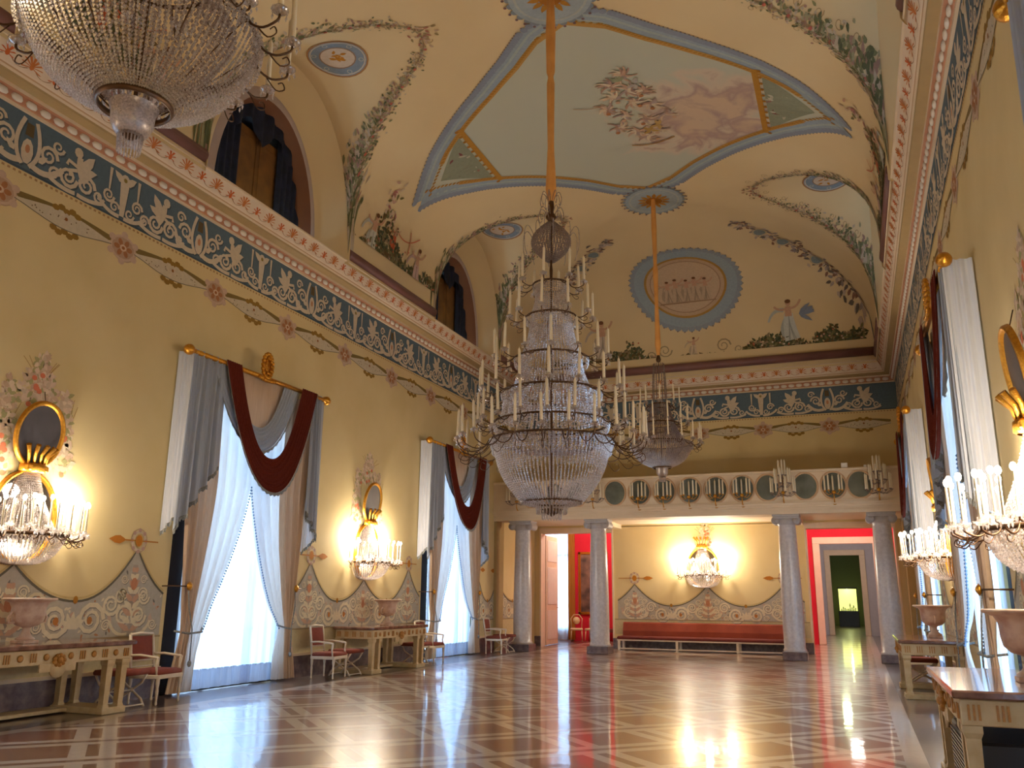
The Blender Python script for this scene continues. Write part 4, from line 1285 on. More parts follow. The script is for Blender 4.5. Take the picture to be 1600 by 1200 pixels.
def big_chandelier():
    z0 = 2.85
    root = empty('crystal_chandelier', 'towering crystal chandelier with six tiers of unlit white candles, centre of the room', 'chandelier', (XC, 13.38, z0), .1)
    Z = lambda v: v-z0
    m = MB(); m.lathe([(.05, Z(8.5)), (.10, Z(8.75)), (.06, Z(9.6)), (.075, Z(10.9)), (.05, Z(11.05)), (.08, Z(11.15)), (.095, Z(12.0)), (.07, Z(12.77))], (0, 0, 0), 10); m.build('silk_sleeve', M_SLEEVE, root)
    m = MB(); m.lathe([(.02, Z(3.0)), (.02, Z(6.9)), (.03, Z(7.2)), (.02, Z(7.3)), (.02, Z(8.1)), (.06, Z(8.15)), (.10, Z(8.2)), (.04, Z(8.32)), (.06, Z(8.40)), (.05, Z(8.55)), (.001, Z(8.56))], (0, 0, 0), 10); m.build('stem', M_BRONZE, root)
    m = MB()
    for k in range(8):
        a = 2*PI*k/8; c, s = math.cos(a), math.sin(a)
        for zb, rr in ((8.12, .20), (8.42, .17)):
            m.tube(smooth_pts([(rr*q*c, rr*q*s, Z(zb)+h) for q, h in ((.1, 0), (.5, .2), (.9, .26), (1.15, .12), (1.0, 0), (.85, .04))], 3), .008, 4)
    for k in range(10):
        a = 2*PI*k/10; c, s = math.cos(a), math.sin(a)
        m.tube(smooth_pts([(r_*c, r_*s, Z(z_)) for r_, z_ in ((.30, 7.75), (.42, 7.98), (.5, 7.9), (.5, 7.6), (.46, 7.45))], 3), .007, 4)
    m.build('plume', M_CRYSD, root)
    m = MB(); strands(m, arc(.06, Z(8.10), .05, Z(7.36), .29, 12), 34, .036, .020); m.build('crystal_ball', M_CRYSD, root)
    T = [(6.93, .32, .58, 8), (6.33, .44, .72, 10), (5.58, .64, .98, 14), (4.98, .86, 1.22, 16), (4.46, .98, 1.24, 18), (4.16, 1.04, 1.57, 24)]
    for i, (z, r, ra, n) in enumerate(T):
        ring_obj(root, Z(z)-.03, r)
        tier(root, Z(z), r, ra, n, None, .5*(i % 2), .44, .025, drop=.1 if i < 5 else .22)
        m = MB(); strands(m, [(r, Z(z)-.03), (r*.97, Z(z)-.14)], int(70*r)+16, .034, .014)
        if i < 4:
            zn, rn = T[i+1][0], T[i+1][1]
            strands(m, arc(r*.80, Z(z)-.04, rn*.80, Z(zn)+.03, -.03, 8), int(60*rn)+16, .042, .019)
        m.build('bead_drum', M_CRYS, root)
    m = MB(); strands(m, [(.78, Z(4.95)), (.86, Z(4.5))], 70, .045, .018); m.build('bead_drum', M_CRYS, root)
    m = MB()
    strands(m, arc(.97, Z(4.12), .52, Z(3.16), .10, 14), 84, .036, .0175)
    strands(m, [(1.0, Z(4.14)), (.985, Z(3.93))], 90, .034, .017)
    m.build('bead_basket', M_CRYS, root)
    m = MB(); strands(m, [(.96, Z(4.15)), (.6, Z(4.0)), (.1, Z(3.95))], 40, .05, .016); m.build('inner_net', M_CRYSD, root)
    ring_obj(root, Z(3.12), .50, 'ring', .04)
    m = MB(); strands(m, [(.5, Z(3.12)), (.28, Z(3.07))], 40, .04, .016)
    for k in range(30):
        a = 2*PI*k/30; m.tube([(.26*math.cos(a), .26*math.sin(a), Z(3.08)), (.24*math.cos(a), .24*math.sin(a), Z(2.94))], .012, 4)
    for k in range(20):
        a = 2*PI*k/20; m.tube([(.17*math.cos(a), .17*math.sin(a), Z(2.98)), (.15*math.cos(a), .15*math.sin(a), Z(2.85))], .010, 4)
    m.build('pendant_dish', M_GLASSY, root)
    m = MB(); m.lathe([(.001, Z(3.0)), (.2, Z(3.02)), (.06, Z(2.93)), (.001, Z(2.9))], (0, 0, 0), 16); m.build('boss', M_BRONZE, root)
    return root
big_chandelier()
def small_chandelier(yy, label):
    z0 = 4.62
    root = empty('crystal_chandelier', label, 'chandelier', (XC, yy, z0), .2, 'smaller chandeliers before and beyond the central one')
    Z = lambda v: v-4.62
    m = MB(); m.lathe([(.04, Z(8.1)), (.08, Z(8.4)), (.05, Z(9.6)), (.075, Z(10.6)), (.05, Z(10.75)), (.075, Z(11.9)), (.06, Z(12.77))], (0, 0, 0), 10); m.build('silk_sleeve', M_SLEEVE, root)
    m = MB(); m.lathe([(.015, Z(4.9)), (.015, Z(7.9)), (.05, Z(7.92)), (.07, Z(7.98)), (.03, Z(8.15)), (.001, Z(8.16))], (0, 0, 0), 8)
    for k in range(12):
        a = 2*PI*k/12; m.tube([(.2*math.cos(a), .2*math.sin(a), Z(5.02)), (.8*math.cos(a), .8*math.sin(a), Z(5.62))], .006, 4)
    m.build('stem', M_BRONZE, root)
    m = MB(); strands(m, [(.14, Z(7.85)), (.17, Z(7.5)), (.19, Z(6.75))], 14, .04, .018); m.build('bead_column', M_CRYSD, root)
    T = [(6.72, .30, .52, 8), (6.20, .48, .74, 12), (5.66, .80, 1.06, 18)]
    for i, (z, r, ra, n) in enumerate(T):
        ring_obj(root, Z(z)-.03, r); tier(root, Z(z), r, ra, n, None, .5*(i % 2), .44, .021, drop=.12)
        m = MB(); strands(m, [(r, Z(z)-.02), (r*.97, Z(z)-.12)], int(70*r)+12, .03, .013)
        if i < 2: strands(m, arc(r*.8, Z(z)-.04, T[i+1][1]*.8, Z(T[i+1][0])+.03, -.02, 8), int(60*T[i+1][1])+14, .038, .018)
        m.build('bead_drum', M_CRYSD, root)
    m = MB(); strands(m, arc(.82, Z(5.62), .24, Z(5.02), .13, 14), 96, .026, .0135); strands(m, [(.84, Z(5.64)), (.83, Z(5.50))], 96, .026, .014); m.build('bead_basket', M_CRYS, root)
    m = MB(); strands(m, arc(.62, Z(5.66), .26, Z(5.10), .03, 10), 50, .034, .015); m.build('inner_net', M_CRYSD, root)
    ring_obj(root, Z(4.98), .25, 'ring', .05)
    m = MB(); m.lathe([(.17, Z(4.99)), (.15, Z(4.95)), (.145, Z(4.85)), (.11, Z(4.78)), (.07, Z(4.75))], (0, 0, 0), 20)
    for k in range(22):
        a = 2*PI*k/22; m.tube([(.085*math.cos(a), .085*math.sin(a), Z(4.77)), (.075*math.cos(a), .075*math.sin(a), Z(4.63))], .007, 4)
    m.build('glass_bell', M_GLASSY, root)
    m = MB(); m.lathe([(.001, Z(4.80)), (.07, Z(4.775)), (.03, Z(4.74)), (.001, Z(4.73))], (0, 0, 0), 12); m.build('boss', M_BRONZE, root)
    return root
small_chandelier(4.1, 'crystal chandelier seen from below in the upper left corner')
small_chandelier(22.5, 'smaller crystal chandelier hanging farthest back before the gallery')

# ================================================================ wall lights and mirrors
M_MIRROR = mat('old_mirror_glass', (196, 194, 196), .06, metal=1, noise=.3, scale=3, rgb2=(150, 150, 156))
M_MDARK = mat('dark_reflection_glass', (66, 60, 62), .38, metal=0, noise=.6, scale=5, rgb2=(82, 76, 78))  # dark reflection of the tilted mirrors painted into the glass colour
def oval_ring(mb, y, z, a, b, wd, d0, dt, mi=0, n=40):
    """moulded oval frame in the plane x = d0"""
    rows = []
    for q, h in ((0, 0), (.15, dt*.8), (.45, dt), (.75, dt*.6), (1, dt*.3)):
        rows.append([(d0+h, y+(a-wd*q)*math.cos(2*PI*i/n), z+(b-wd*q)*math.sin(2*PI*i/n)) for i in range(n)])
    mb.loft(rows, mi, True, False, True)
def make_sconce():
    root = empty('crystal_sconce', '', 'sconce')
    m = MB(); oval_ring(m, 0, 2.64, .54, .66, .07, .02, .08); m.build('gilt_frame', M_GOLD, root)
    m = MB(); m.poly([(.04, .48*math.cos(2*PI*i/36), 2.64+.6*math.sin(2*PI*i/36)) for i in range(36)]); m.build('mirror_glass', M_MIRROR, root)
    m = MB(); m.bev(.04, .22, -.17, .17, 3.27, 3.36, .015)
    m.lathe([(.16, 3.25), (.19, 3.27), (.19, 3.36), (.16, 3.38)], (.06, 0, 0), 16, a0=-PI/2, a1=PI/2)
    for k in range(5):
        a = (-1+k*.5)*.9
        ax, ay = .12*math.cos(a), .16*math.sin(a)
        m.tube([(.08+ax, ay, 3.35), (.09+ax*1.2, ay*1.25, 3.5), (.11+ax*1.9, ay*1.9, 3.62)], lambda t: .018+.016*t, 6)
    m.build('crown', M_GOLD, root)
    m = MB(); strands(m, arc(.16, 3.24, .46, 2.44, -.03, 10), 26, .034, .0165, -PI/2, PI/2)
    strands(m, [(.5, 2.42), (.50, 2.30)], 34, .034, .016, -PI/2, PI/2); m.build('bead_tent', M_CRYS, root)
    m = MB(); strands(m, arc(.60, 2.36, .10, 2.0, .12, 12), 34, .034, .016, -PI/2, PI/2); m.build('bead_bowl', M_CRYS, root)
    m = MB(); m.lathe([(.60, 2.37), (.625, 2.38), (.625, 2.41), (.60, 2.42), (.58, 2.40), (.60, 2.37)], (0, 0, 0), 30, a0=-PI/2, a1=PI/2); m.build('half_ring', M_BRONZE, root)
    tier(root, 2.42, .61, .84, 12, None, 0, .36, .0125, -PI*.46, PI*.46, True, .10)
    tier(root, 2.50, .42, .56, 7, None, 0, .34, .012, -PI*.42, PI*.42, True, .08)
    return root
def make_mirror():
    root = empty('oval_mirror', '', 'mirror')
    m = MB(); oval_ring(m, 0, 0, .40, .49, .075, 0, .06); m.build('gilt_frame', M_GOLD, root)
    m = MB(); m.poly([(.02, .34*math.cos(2*PI*i/32), .43*math.sin(2*PI*i/32)) for i in range(32)]); m.poly([(.0, .38*math.cos(-2*PI*i/32), .47*math.sin(-2*PI*i/32)) for i in range(32)]); m.build('glass', M_MDARK, root)
    m = MB(); m.tube([(-.02, 0, .44), (-.10, 0, .62)], .006, 5); m.build('hanger', M_BRONZE, root)
    return root
sp_ = make_sconce(); mp_ = make_mirror(); used = False
spots = [((0, 8.72, 0), 0, 'left wall above the nearest left table'), ((0, 17.98, 0), 0, 'left wall between the two draped windows'),
         ((W, 8.72, 0), PI, 'right wall at the right picture edge'), ((W, 17.98, 0), PI, 'right wall between the farther curtains'), ((XC-.1, YB, 0), -PI/2, 'end wall above the long bench')]
for i, (p, rz, wh) in enumerate(spots):
    o = sp_ if i == 0 else copy_tree(sp_)
    if i == 2: p = (W, 8.80, -.16)
    o.location = p; o.rotation_euler = (0, 0, rz); o['label'] = 'lit crystal sconce with gilt crown, '+wh; o['group'] = 'lit crystal sconces'
    n_ = Vector((math.cos(rz), math.sin(rz), 0)); t_ = Vector((-n_.y, n_.x, 0))
    for d, dd_, f in ((-.68, .11, 1.), (.68, .11, 1.), (0, .34, .6)):
        l = lamp('sconce_light', (0, 0, 0), SCONCE_W*f); l.parent = o; l.location = (dd_, d, 2.86 if d else 3.02)
    if i < 4:
        q = mp_ if not used else copy_tree(mp_)
        used = True
        q.location = Vector(p)+n_*.13+Vector((0, 0, 3.80)); q.rotation_euler = Matrix.Rotation(rz, 3, 'Z').to_euler()
        q.rotation_euler = (Matrix.Rotation(rz, 3, 'Z') @ Matrix.Rotation(.14, 3, 'Y')).to_euler()
        q['label'] = 'tilted gilt framed oval mirror, '+wh; q['group'] = 'oval mirrors above the sconces'

for o in C.objects:
    if o.type == 'MESH' and o.name.startswith(BEADY) and o.parent: o['kind'] = 'stuff'

for X in (.3, W-.3): lamp('sconce_light', (X, -.55, 2.9), SCONCE_W*1.6)      # unseen lamps added as fill, for an unmodelled sconce pair beside the viewer
# ================================================================ furniture
M_TOP = mat('brown_red_marble', (150, 112, 92), .14, noise=.9, scale=7, rgb2=(96, 62, 52), coat=.5)
M_SEAT = mat('brick_red_upholstery', (132, 60, 44), .85, noise=.4, scale=14, rgb2=(106, 44, 34))
M_SEATD = mat('dark_red_upholstery', (110, 40, 36), .85)
M_CHAIR = mat('ivory_chair_paint', (222, 206, 182), .45, noise=.3, scale=20, rgb2=(196, 170, 132))
M_URN = mat('veined_rose_marble', (218, 192, 168), .3, noise=.9, scale=8, rgb2=(184, 140, 118))
M_GILTP = mat('dull_gold_paint', (188, 134, 58), .5, noise=.6, scale=30, rgb2=(150, 96, 40))
M_TABLE = mat('shaded_cream_paint', (208, 184, 138), .5, noise=.5, scale=10, rgb2=(180, 148, 96))  # cream paint with the shade on the tables put into its colour
def make_table():
    root = empty('console_table', '', 'table')
    H, L2, D0, D1 = .97, 1.29, .06, 1.10
    m = MB(); m.bev(D0, D1, -L2, L2, H-.06, H, .012); m.build('marble_top', M_TOP, root)
    m = MB(); m.bev(D0+.05, D1-.05, -L2+.05, L2-.05, H-.25, H-.062, .008)
    m.box(D1-.06, D1-.035, -.28, .28, H-.34, H-.24)
    m.lathe([(.001, D1-.06), (.12, D1-.06), (.12, D1-.035), (.001, D1-.03)], (0, 0, H-.3), 20, axis='X')
    g = m                                              # gilt mounts and fluting on the apron
    for fx, y0_, y1_ in ((D1-.045, -1.2, 1.2),):
        for k in range(13):
            y = -1.14+.19*k
            if abs(y) < .1: continue
            if k % 2: g.lathe([(.001, 0), (.045, .004), (.03, .014), (.001, .018)], (fx, y, H-.155), 10, 1, axis='X')
            else:
                for j in (-1, 0, 1): g.box(fx, fx+.010, y+j*.035-.008, y+j*.035+.008, H-.21, H-.10, 1)
    for s in (-1, 1):
        for k in range(5):
            x = .2+.19*k
            for j in (-1, 0, 1): g.box(x+j*.035-.008, x+j*.035+.008, *sorted((s*(L2-.052), s*(L2-.040))), H-.21, H-.10, 1)
    for k in range(9):
        a = 2*PI*k/9; g.ball((D1-.025, .075*math.cos(a), H-.2+.06*math.sin(a)), .03, 1, 6, 4)
    g.ball((D1-.02, 0, H-.2), .045, 1, 8, 5)
    g.build('apron', [M_TABLE, M_GILTP], root)
    for y in (-1.16, -.90, .90, 1.16):
        for x in (.16, .98):
            m = MB(); w_ = .045
            m.loft([[(x+a*w_*k, y+b*w_*k, z) for a, b in ((-1, -1), (1, -1), (1, 1), (-1, 1))] for k, z in ((1.25, .09), (.95, .13), (1., .2), (1.15, H-.34), (1.5, H-.30), (1.5, H-.25))], 0, True, True)
            m.build('leg', M_TABLE, root)
    for s in (-1, 1):
        m = MB(); m.bev(.08, 1.06, s*1.03-.21, s*1.03+.21, 0, .09, .01); m.build('foot_block', M_TABLE, root)
    m = MB(); m.bev(.08, .42, -.82, .82, .02, .07, .008); m.build('low_shelf', M_TABLE, root)
    return root
def make_urn():
    root = empty('marble_urn', '', 'urn')
    m = MB(); m.bev(-.12, .12, -.12, .12, 0, .04, .006); m.lathe([(.11, .04), (.12, .06), (.08, .09), (.05, .14), (.045, .19), (.07, .21)], (0, 0, 0), 20); m.build('foot', M_URN, root)
    m = MB(); m.lathe([(.05, .20), (.14, .23), (.19, .28), (.205, .36), (.21, .46), (.24, .52), (.32, .55), (.335, .565), (.32, .58), (.24, .56), (.18, .5), (.17, .3), (.001, .28)], (0, 0, 0), 28); m.build('bowl', M_URN, root)
    for s in (-1, 1):
        m = MB(); m.tube([(0, s*.19, .27), (0, s*.27, .26), (0, s*.29, .33), (0, s*.24, .40), (0, s*.205, .38)], .016, 6); m.build('handle', M_URN, root)
    return root
def make_armchair():
    root = empty('armchair', '', 'chair')
    def leg(x, y):
        m = MB(); m.lathe([(.014, 0), (.022, .02), (.016, .05), (.024, .2), (.018, .24), (.028, .30), (.03, .42)], (x, y, 0), 8); m.build('leg', M_CHAIR, root)
    for x in (-.24, .24):
        for y in (-.27, .27): leg(x, y)
    m = MB(); m.bev(-.27, .27, -.30, .30, .37, .43, .008); m.build('seat_frame', M_CHAIR, root)
    m = MB(); m.loft([[(x*k, y*k, z) for x, y in ((-.25, -.28), (.25, -.28), (.25, .28), (-.25, .28))] for k, z in ((1, .43), (1.02, .455), (.98, .49), (.8, .505))], 0, True, True, True); m.build('seat', M_SEAT, root)
    m = MB()
    for s in (-1, 1): m.tube([(-.25, s*.27, .42), (-.28, s*.27, .7), (-.33, s*.265, 1.0)], .022, 7)
    m.tube([(-.33, -.27, 1.0), (-.34, 0, 1.02), (-.33, .27, 1.0)], .022, 7); m.tube([(-.28, -.26, .62), (-.28, .26, .62)], .018, 6)
    m.tube([(-.26, -.26, .53), (-.26, .26, .53)], .012, 6)
    m.build('back_frame', M_CHAIR, root)
    m = MB(); m.grid([[(-.265-.05*t+.02*math.sin(PI*(j/6)), -.235+.47*j/6, .635+.34*t) for j in range(7)] for t in (0, .5, 1)], 0, None, True)
    m.grid([[(-.315-.05*t+.0*j, -.235+.47*j/6, .635+.34*t) for j in range(7)] for t in (0, .5, 1)], 0, None, True); m.build('backrest', M_SEAT, root)
    for s in (-1, 1):
        m = MB(); m.tube([(-.29, s*.27, .70), (-.1, s*.285, .71), (.2, s*.285, .68), (.235, s*.285, .66)], .02, 7); m.tube([(.22, s*.28, .42), (.20, s*.285, .55), (.22, s*.285, .68)], lambda t: .016+.006*t, 7); m.build('armrest', M_CHAIR, root)
    return root
def make_stool():
    root = empty('folding_stool', '', 'stool')
    for y in (-.23, .23):
        m = MB()
        for s in (-1, 1): m.tube([(s*.25, y, .0), (s*.19, y, .10), (0, y, .22), (-s*.18, y, .33), (-s*.26, y, .46)], lambda t: .02-.004*math.sin(PI*t), 7)
        m.ball((0, y, .22), .035, 0, 8, 5)
        m.build('crossed_leg', M_CHAIR, root)
    for x, z in ((-.24, .03), (.24, .03), (0, .22)):
        m = MB(); m.tube([(x, -.23, z), (x, .23, z)], .012, 6); m.build('stretcher', M_CHAIR, root)
    m = MB(); m.loft([[(x*k, y*k, z) for x, y in ((-.28, -.26), (.28, -.26), (.28, .26), (-.28, .26))] for k, z in ((.96, .45), (1, .46), (1.02, .49), (.96, .525), (.7, .53))], 0, True, True, True); m.build('cushion', M_SEAT, root)
    return root
def place(proto, items, group):
    for i, (p, rz, lab) in enumerate(items):
        o = proto if i == 0 else copy_tree(proto)
        o.location = p; o.rotation_euler = (0, 0, rz); o['label'] = lab
        if len(items) > 1: o['group'] = group
place(make_table(), [((0, 8.72, 0), 0, 'long cream console table with gilt mounts, cut off by the left picture edge'), ((0, 17.98, 0), 0, 'cream console table with paired legs between the two left windows'),
                     ((W, 8.72, 0), PI, 'console table with polished top in the lower right corner'), ((W, 17.98, 0), PI, 'console table by the right wall, beyond the nearest one')], 'marble topped console tables')
TZ = .97
place(make_urn(), [((.55, 8.6, TZ), 0, 'rose marble urn on the left edge console table'), ((.55, 18.2, TZ), 0, 'small looking marble urn on the table between the left windows'),
                   ((W-.40, 8.45, TZ), 0, 'large wide rimmed marble urn on the lower right table'), ((W-.42, 17.98, TZ), 0, 'pale urn on the farther right console table')], 'marble urns on the consoles')
place(make_armchair(), [((.62, 10.95, 0), .12, 'ivory armchair with red seat just left of the nearest left window'), ((.62, 15.75, 0), .1, 'ivory armchair with red seat just right of the nearest left window'),
                        ((.62, 20.35, 0), .0, 'armchair seen against the farther left window curtain'), ((.62, 24.75, 0), .1, 'armchair between the farther left window and the corner column'),
                        ((W-.62, 20.2, 0), PI, 'dark looking armchair behind the farther right console table')], 'red and ivory armchairs')
place(make_stool(), [((.55, 10.33, 0), 0, 'crossed leg stool with red cushion behind the left edge table legs'), ((.6, 16.42, 0), 0, 'crossed leg stool left of the table between the windows'),
                     ((.6, 19.6, 0), 0, 'crossed leg stool right of the table between the windows'), ((.6, 25.45, 0), 0, 'crossed leg stool nearest the left corner column'),
                     ((W-.6, 19.55, 0), 0, 'crossed leg stool just behind the farther right table')], 'crossed leg stools')
# black heater box under the near right table
root = empty('dark_heater', 'dark louvred box standing under the lower right console table', 'heater', (W-.78, 8.3, 0))
m = MB(); m.bev(-.22, .30, -.75, .75, .10, .60, .02); m.build('casing', M_BLACK, root)
m = MB()
for k in range(12): m.box(-.235, -.222, -.68, .68, .16+.034*k, .175+.034*k)
m.build('louvre', mat('dull_steel', (86, 90, 98), .35, metal=.8), root)
for s in (-1, 1):
    m = MB(); m.bev(-.15, .22, s*.6-.04, s*.6+.04, 0, .10, .01); m.build('foot', M_BLACK, root)

# ---- bench below the end wall sconce
root = empty('long_bench', 'long low orange red upholstered bench against the end wall', 'bench', (XC+.05, YB-.5, 0))
BW = 2.88
m = MB(); m.bev(-BW, BW, -.44, .30, .30, .345, .01); m.build('seat_frame', M_CHAIR, root)
M_BENCH = mat('orange_red_velvet', (146, 62, 36), .85, noise=.5, scale=3, rgb2=(118, 44, 28))
m = MB(); m.bev(-BW, BW, -.46, .28, .345, .44, .03); m.build('seat', mat('oxblood_bench_seat', (108, 38, 30), .85, noise=.4, scale=4, rgb2=(88, 30, 24)), root)
m = MB(); m.loft([[(-BW+.05, a, z), (BW-.05, a, z), (BW-.05, b, z), (-BW+.05, b, z)] for a, b, z in ((.16, .40, .44), (.18, .40, .6), (.27, .42, .84), (.31, .42, .87))], 0, True, True); m.build('backrest', M_BENCH, root)
for k in range(4):
    x = -BW+.06+k*(2*BW-.12)/3
    m = MB(); m.bev(x-.04, x+.04, -.42, -.34, 0, .30, .008); m.build('leg', M_CHAIR, root)
    m = MB(); m.bev(x-.04, x+.04, .2, .28, 0, .30, .008); m.build('leg', M_CHAIR, root)
m = MB(); m.box(-BW+.05, BW-.05, -.40, -.36, .04, .08); m.build('stretcher', M_CHAIR, root)

# ================================================================ gallery on columns
def make_column():
    root = empty('ionic_column', '', 'column')
    m = MB(); m.bev(-.33, .33, -.33, .33, 0, .22, .01); m.build('plinth', M_MARBLE_D, root)
    m = MB(); m.lathe([(.31, .22), (.325, .25), (.31, .29), (.29, .31), (.295, .9), (.29, 1.6), (.275, 2.4), (.245, 3.62), (.24, 3.74), (.26, 3.76)], (0, 0, 0), 28); m.build('shaft', M_COL, root)
    m = MB(); m.lathe([(.24, 3.72), (.28, 3.78), (.30, 3.84), (.26, 3.92)], (0, 0, 0), 20)
    for s in (-1, 1):
        m.lathe([(.02, -.27), (.115, -.27), (.12, -.2), (.08, 0), (.12, .2), (.115, .27), (.02, .27)], (s*.29, 0, 3.85), 16, axis='Y', caps=True)
        m.lathe([(.001, -.29), (.05, -.285), (.05, -.27)], (s*.29, 0, 3.85), 10, axis='Y')
    m.bev(-.36, .36, -.28, .28, 3.90, 3.96, .01); m.bev(-.38, .38, -.30, .30, 3.96, 4.02, .01)
    m.build('scroll_capital', M_CAP, root)
    return root
CX = [.89, 3.41, 9.06, 11.59]; CYY = 26.25
place(make_column(), [((CX[0], CYY, 0), 0, 'leftmost grey ionic column, beside the left wall'), ((CX[1], CYY, 0), 0, 'grey ionic column left of the long bench'),
                      ((CX[2], CYY, 0), 0, 'grey ionic column right of the long bench'), ((CX[3], CYY, 0), 0, 'rightmost grey ionic column, beside the right wall')], 'grey ionic columns under the gallery')
mb = MB()
mb.box(0, W, CYY-.34, CYY+.34, 4.02, 4.24)
mb.box(0, W, CYY-.40, CYY+.38, 4.20, 4.26); mb.box(0, W, CYY-.37, CYY-.33, 4.10, 4.125)
mb.box(0, W, CYY-.46, YB, 4.26, 4.33)
mb.box(0, W, CYY+.3, YB, 4.10, 4.27)
for x in (PX0-.0, PX1-.3): mb.box(x, x+.3, CYY+.3, YB, 3.96, 4.12)
struct('trim_4', mb, M_CREAM)
mb = MB()                     # wall pilasters beside the corner columns
for x0, x1 in ((0.002, .10), (W-.10, W-.002)): mb.box(x0, x1, CYY-.3, CYY+.3, .0, 4.02)
for x0, x1 in ((0.002, .24), (W-.24, W-.002)): mb.box(x0, x1, YB-.6, YB-.02, .0, 4.05)
struct('trim_5', mb, mat('olive_plaster', (172, 146, 96), .7))
# parapet with oval panels
root = empty('gallery_parapet', 'cream gallery parapet with a row of oval mirrors above the columns', 'parapet', (0, CYY-.38, 4.33))
m = MB(); m.box(0.003, W-.003, 0, .12, 0, .86); m.bev(0.003, W-.003, -.06, .18, .86, .94, .015); m.bev(.003, W-.003, -.03, .12, 0, .07, .01); m.build('balustrade_wall', M_CREAM, root)
ov = []
pitch = .77
xs_ov = [6.36+pitch*k for k in range(-3, 3)]+[8.62-.02]
xs_ov = [4.06, 4.83, 5.60, 6.37, 7.14, 7.91, 8.62, 9.66, 10.42, 11.12, 2.82, 2.08, 1.36]
M_OVG = mat('greyed_mirror', (128, 136, 128), .2, metal=.55, noise=.9, scale=2.5, rgb2=(84, 92, 84))
for k, x in enumerate(xs_ov):
    m = MB(); rows = []
    n = 28
    for q, h in ((0, 0), (.3, .02), (.7, .02), (1, .008)):
        rows.append([(x+(.37-.06*q)*math.cos(2*PI*i/n), -.001-h, .46+(.42-.06*q)*math.sin(2*PI*i/n)) for i in range(n)])
    m.loft(rows, 0, True, False, True)
    fr = m.build('oval_frame', M_PINK, root)
    m = MB(); m.poly([(x+.31*math.cos(2*PI*i/n), -.006, .46+.36*math.sin(2*PI*i/n)) for i in range(n)]); m.build('oval_mirror', M_OVG, fr)
def make_bracket(tall):
    root = empty('column_candelabrum' if tall else 'gallery_candelabrum', '', 'candelabrum')
    m = MB(); m.tube([(0, .0, -.12), (0, -.12, -.12), (0, -.2, -.04), (0, -.2, .16)], .018, 6); m.lathe([(.02, .1), (.06, .14), (.05, .18), (.02, .2)], (0, -.2, 0), 8)
    m.lathe([(.001, -.01), (.07, 0), (.05, .04), (.001, .05)], (0, .0, -.12), 10, axis='Y'); m.build('bracket', M_GOLD, root)
    am = cm = None
    rowz = [(.20, .24, 5)] if not tall else [(.16, .34, 8), (.42, .22, 6), (.66, .10, 3)]
    if tall:
        m = MB(); m.tube([(0, -.2, .1), (0, -.2, .75)], .016, 6); m.build('stem', M_BRONZE, root)
    for z, r, n in rowz:
        for k in range(n):
            a = 2*PI*(k+.3)/n; p = (r*math.cos(a), -.2+r*.62*math.sin(a), z)
            m = MB(); m.tube([(0, -.2, z-.06), (p[0]*.6, -.2+(p[1]+.2)*.6, z-.12), (p[0], p[1], z-.04), p], .009, 4); m.lathe([(.02, z-.02), (.045, z), (.02, z+.02)], (p[0], p[1], 0), 7); ao = m.build('arm', M_GOLD if not tall else M_CRYSD, root)
            if cm is None: cm = candle_mesh(.42, .026).build('candle', M_CANDLE, ao, (p[0], p[1], z+.01))
            else: link_dup(cm, ao, (p[0], p[1], z+.01))
    return root
yf = CYY-.40
names = ['second oval from the left middle column', 'third oval from the left middle column', 'fourth oval of the middle span', 'fifth oval of the middle span', 'sixth oval, two left of the right middle column', 'middle oval of the right hand span', 'middle oval of the left hand span']
place(make_bracket(False), [((x, yf, 4.42), 0, 'gilt candelabrum with white candles before the '+nn) for x, nn in zip([4.83, 5.60, 6.37, 7.14, 7.91, 10.42, 2.08], names)], 'gilt candelabra before the gallery ovals')
names = ['leftmost column', 'column left of the bench', 'column right of the bench', 'rightmost column']
place(make_bracket(True), [((x, yf, 4.45), 0, 'tall tiered candelabrum on the gallery over the '+nn) for x, nn in zip(CX, names)], 'tiered candelabra over the columns')
for x, s_, lb in ((10.75, .17, 'larger white device box on the gallery rail, right hand side'), (11.3, .08, 'smaller white device box on the gallery rail near the corner')):
    m = MB(); m.bev(-s_/2, s_/2, 0, .08, 0, s_*.9, .01); tag(m.build('device_box', M_WHITEP, None, (x, CYY-.34, 5.27)), lb, 'device')

# ================================================================ rooms beyond the two openings
def room(name_i, x0, x1, y0, y1, z1, m, door=None, dz=3.4):
    mb = MB()
    mb.quad((x0, y0, 0), (x0, y1, 0), (x0, y1, z1), (x0, y0, z1)); mb.quad((x1, y0, 0), (x1, y1, 0), (x1, y1, z1), (x1, y0, z1))
    if door is None: mb.quad((x0, y1, 0), (x1, y1, 0), (x1, y1, z1), (x0, y1, z1))
    else:
        a, b = door
        mb.quad((x0, y1, 0), (a, y1, 0), (a, y1, z1), (x0, y1, z1)); mb.quad((b, y1, 0), (x1, y1, 0), (x1, y1, z1), (b, y1, z1)); mb.quad((a, y1, dz), (b, y1, dz), (b, y1, z1), (a, y1, z1))
    return struct('wall_'+name_i, mb, m)
RY1 = 36.
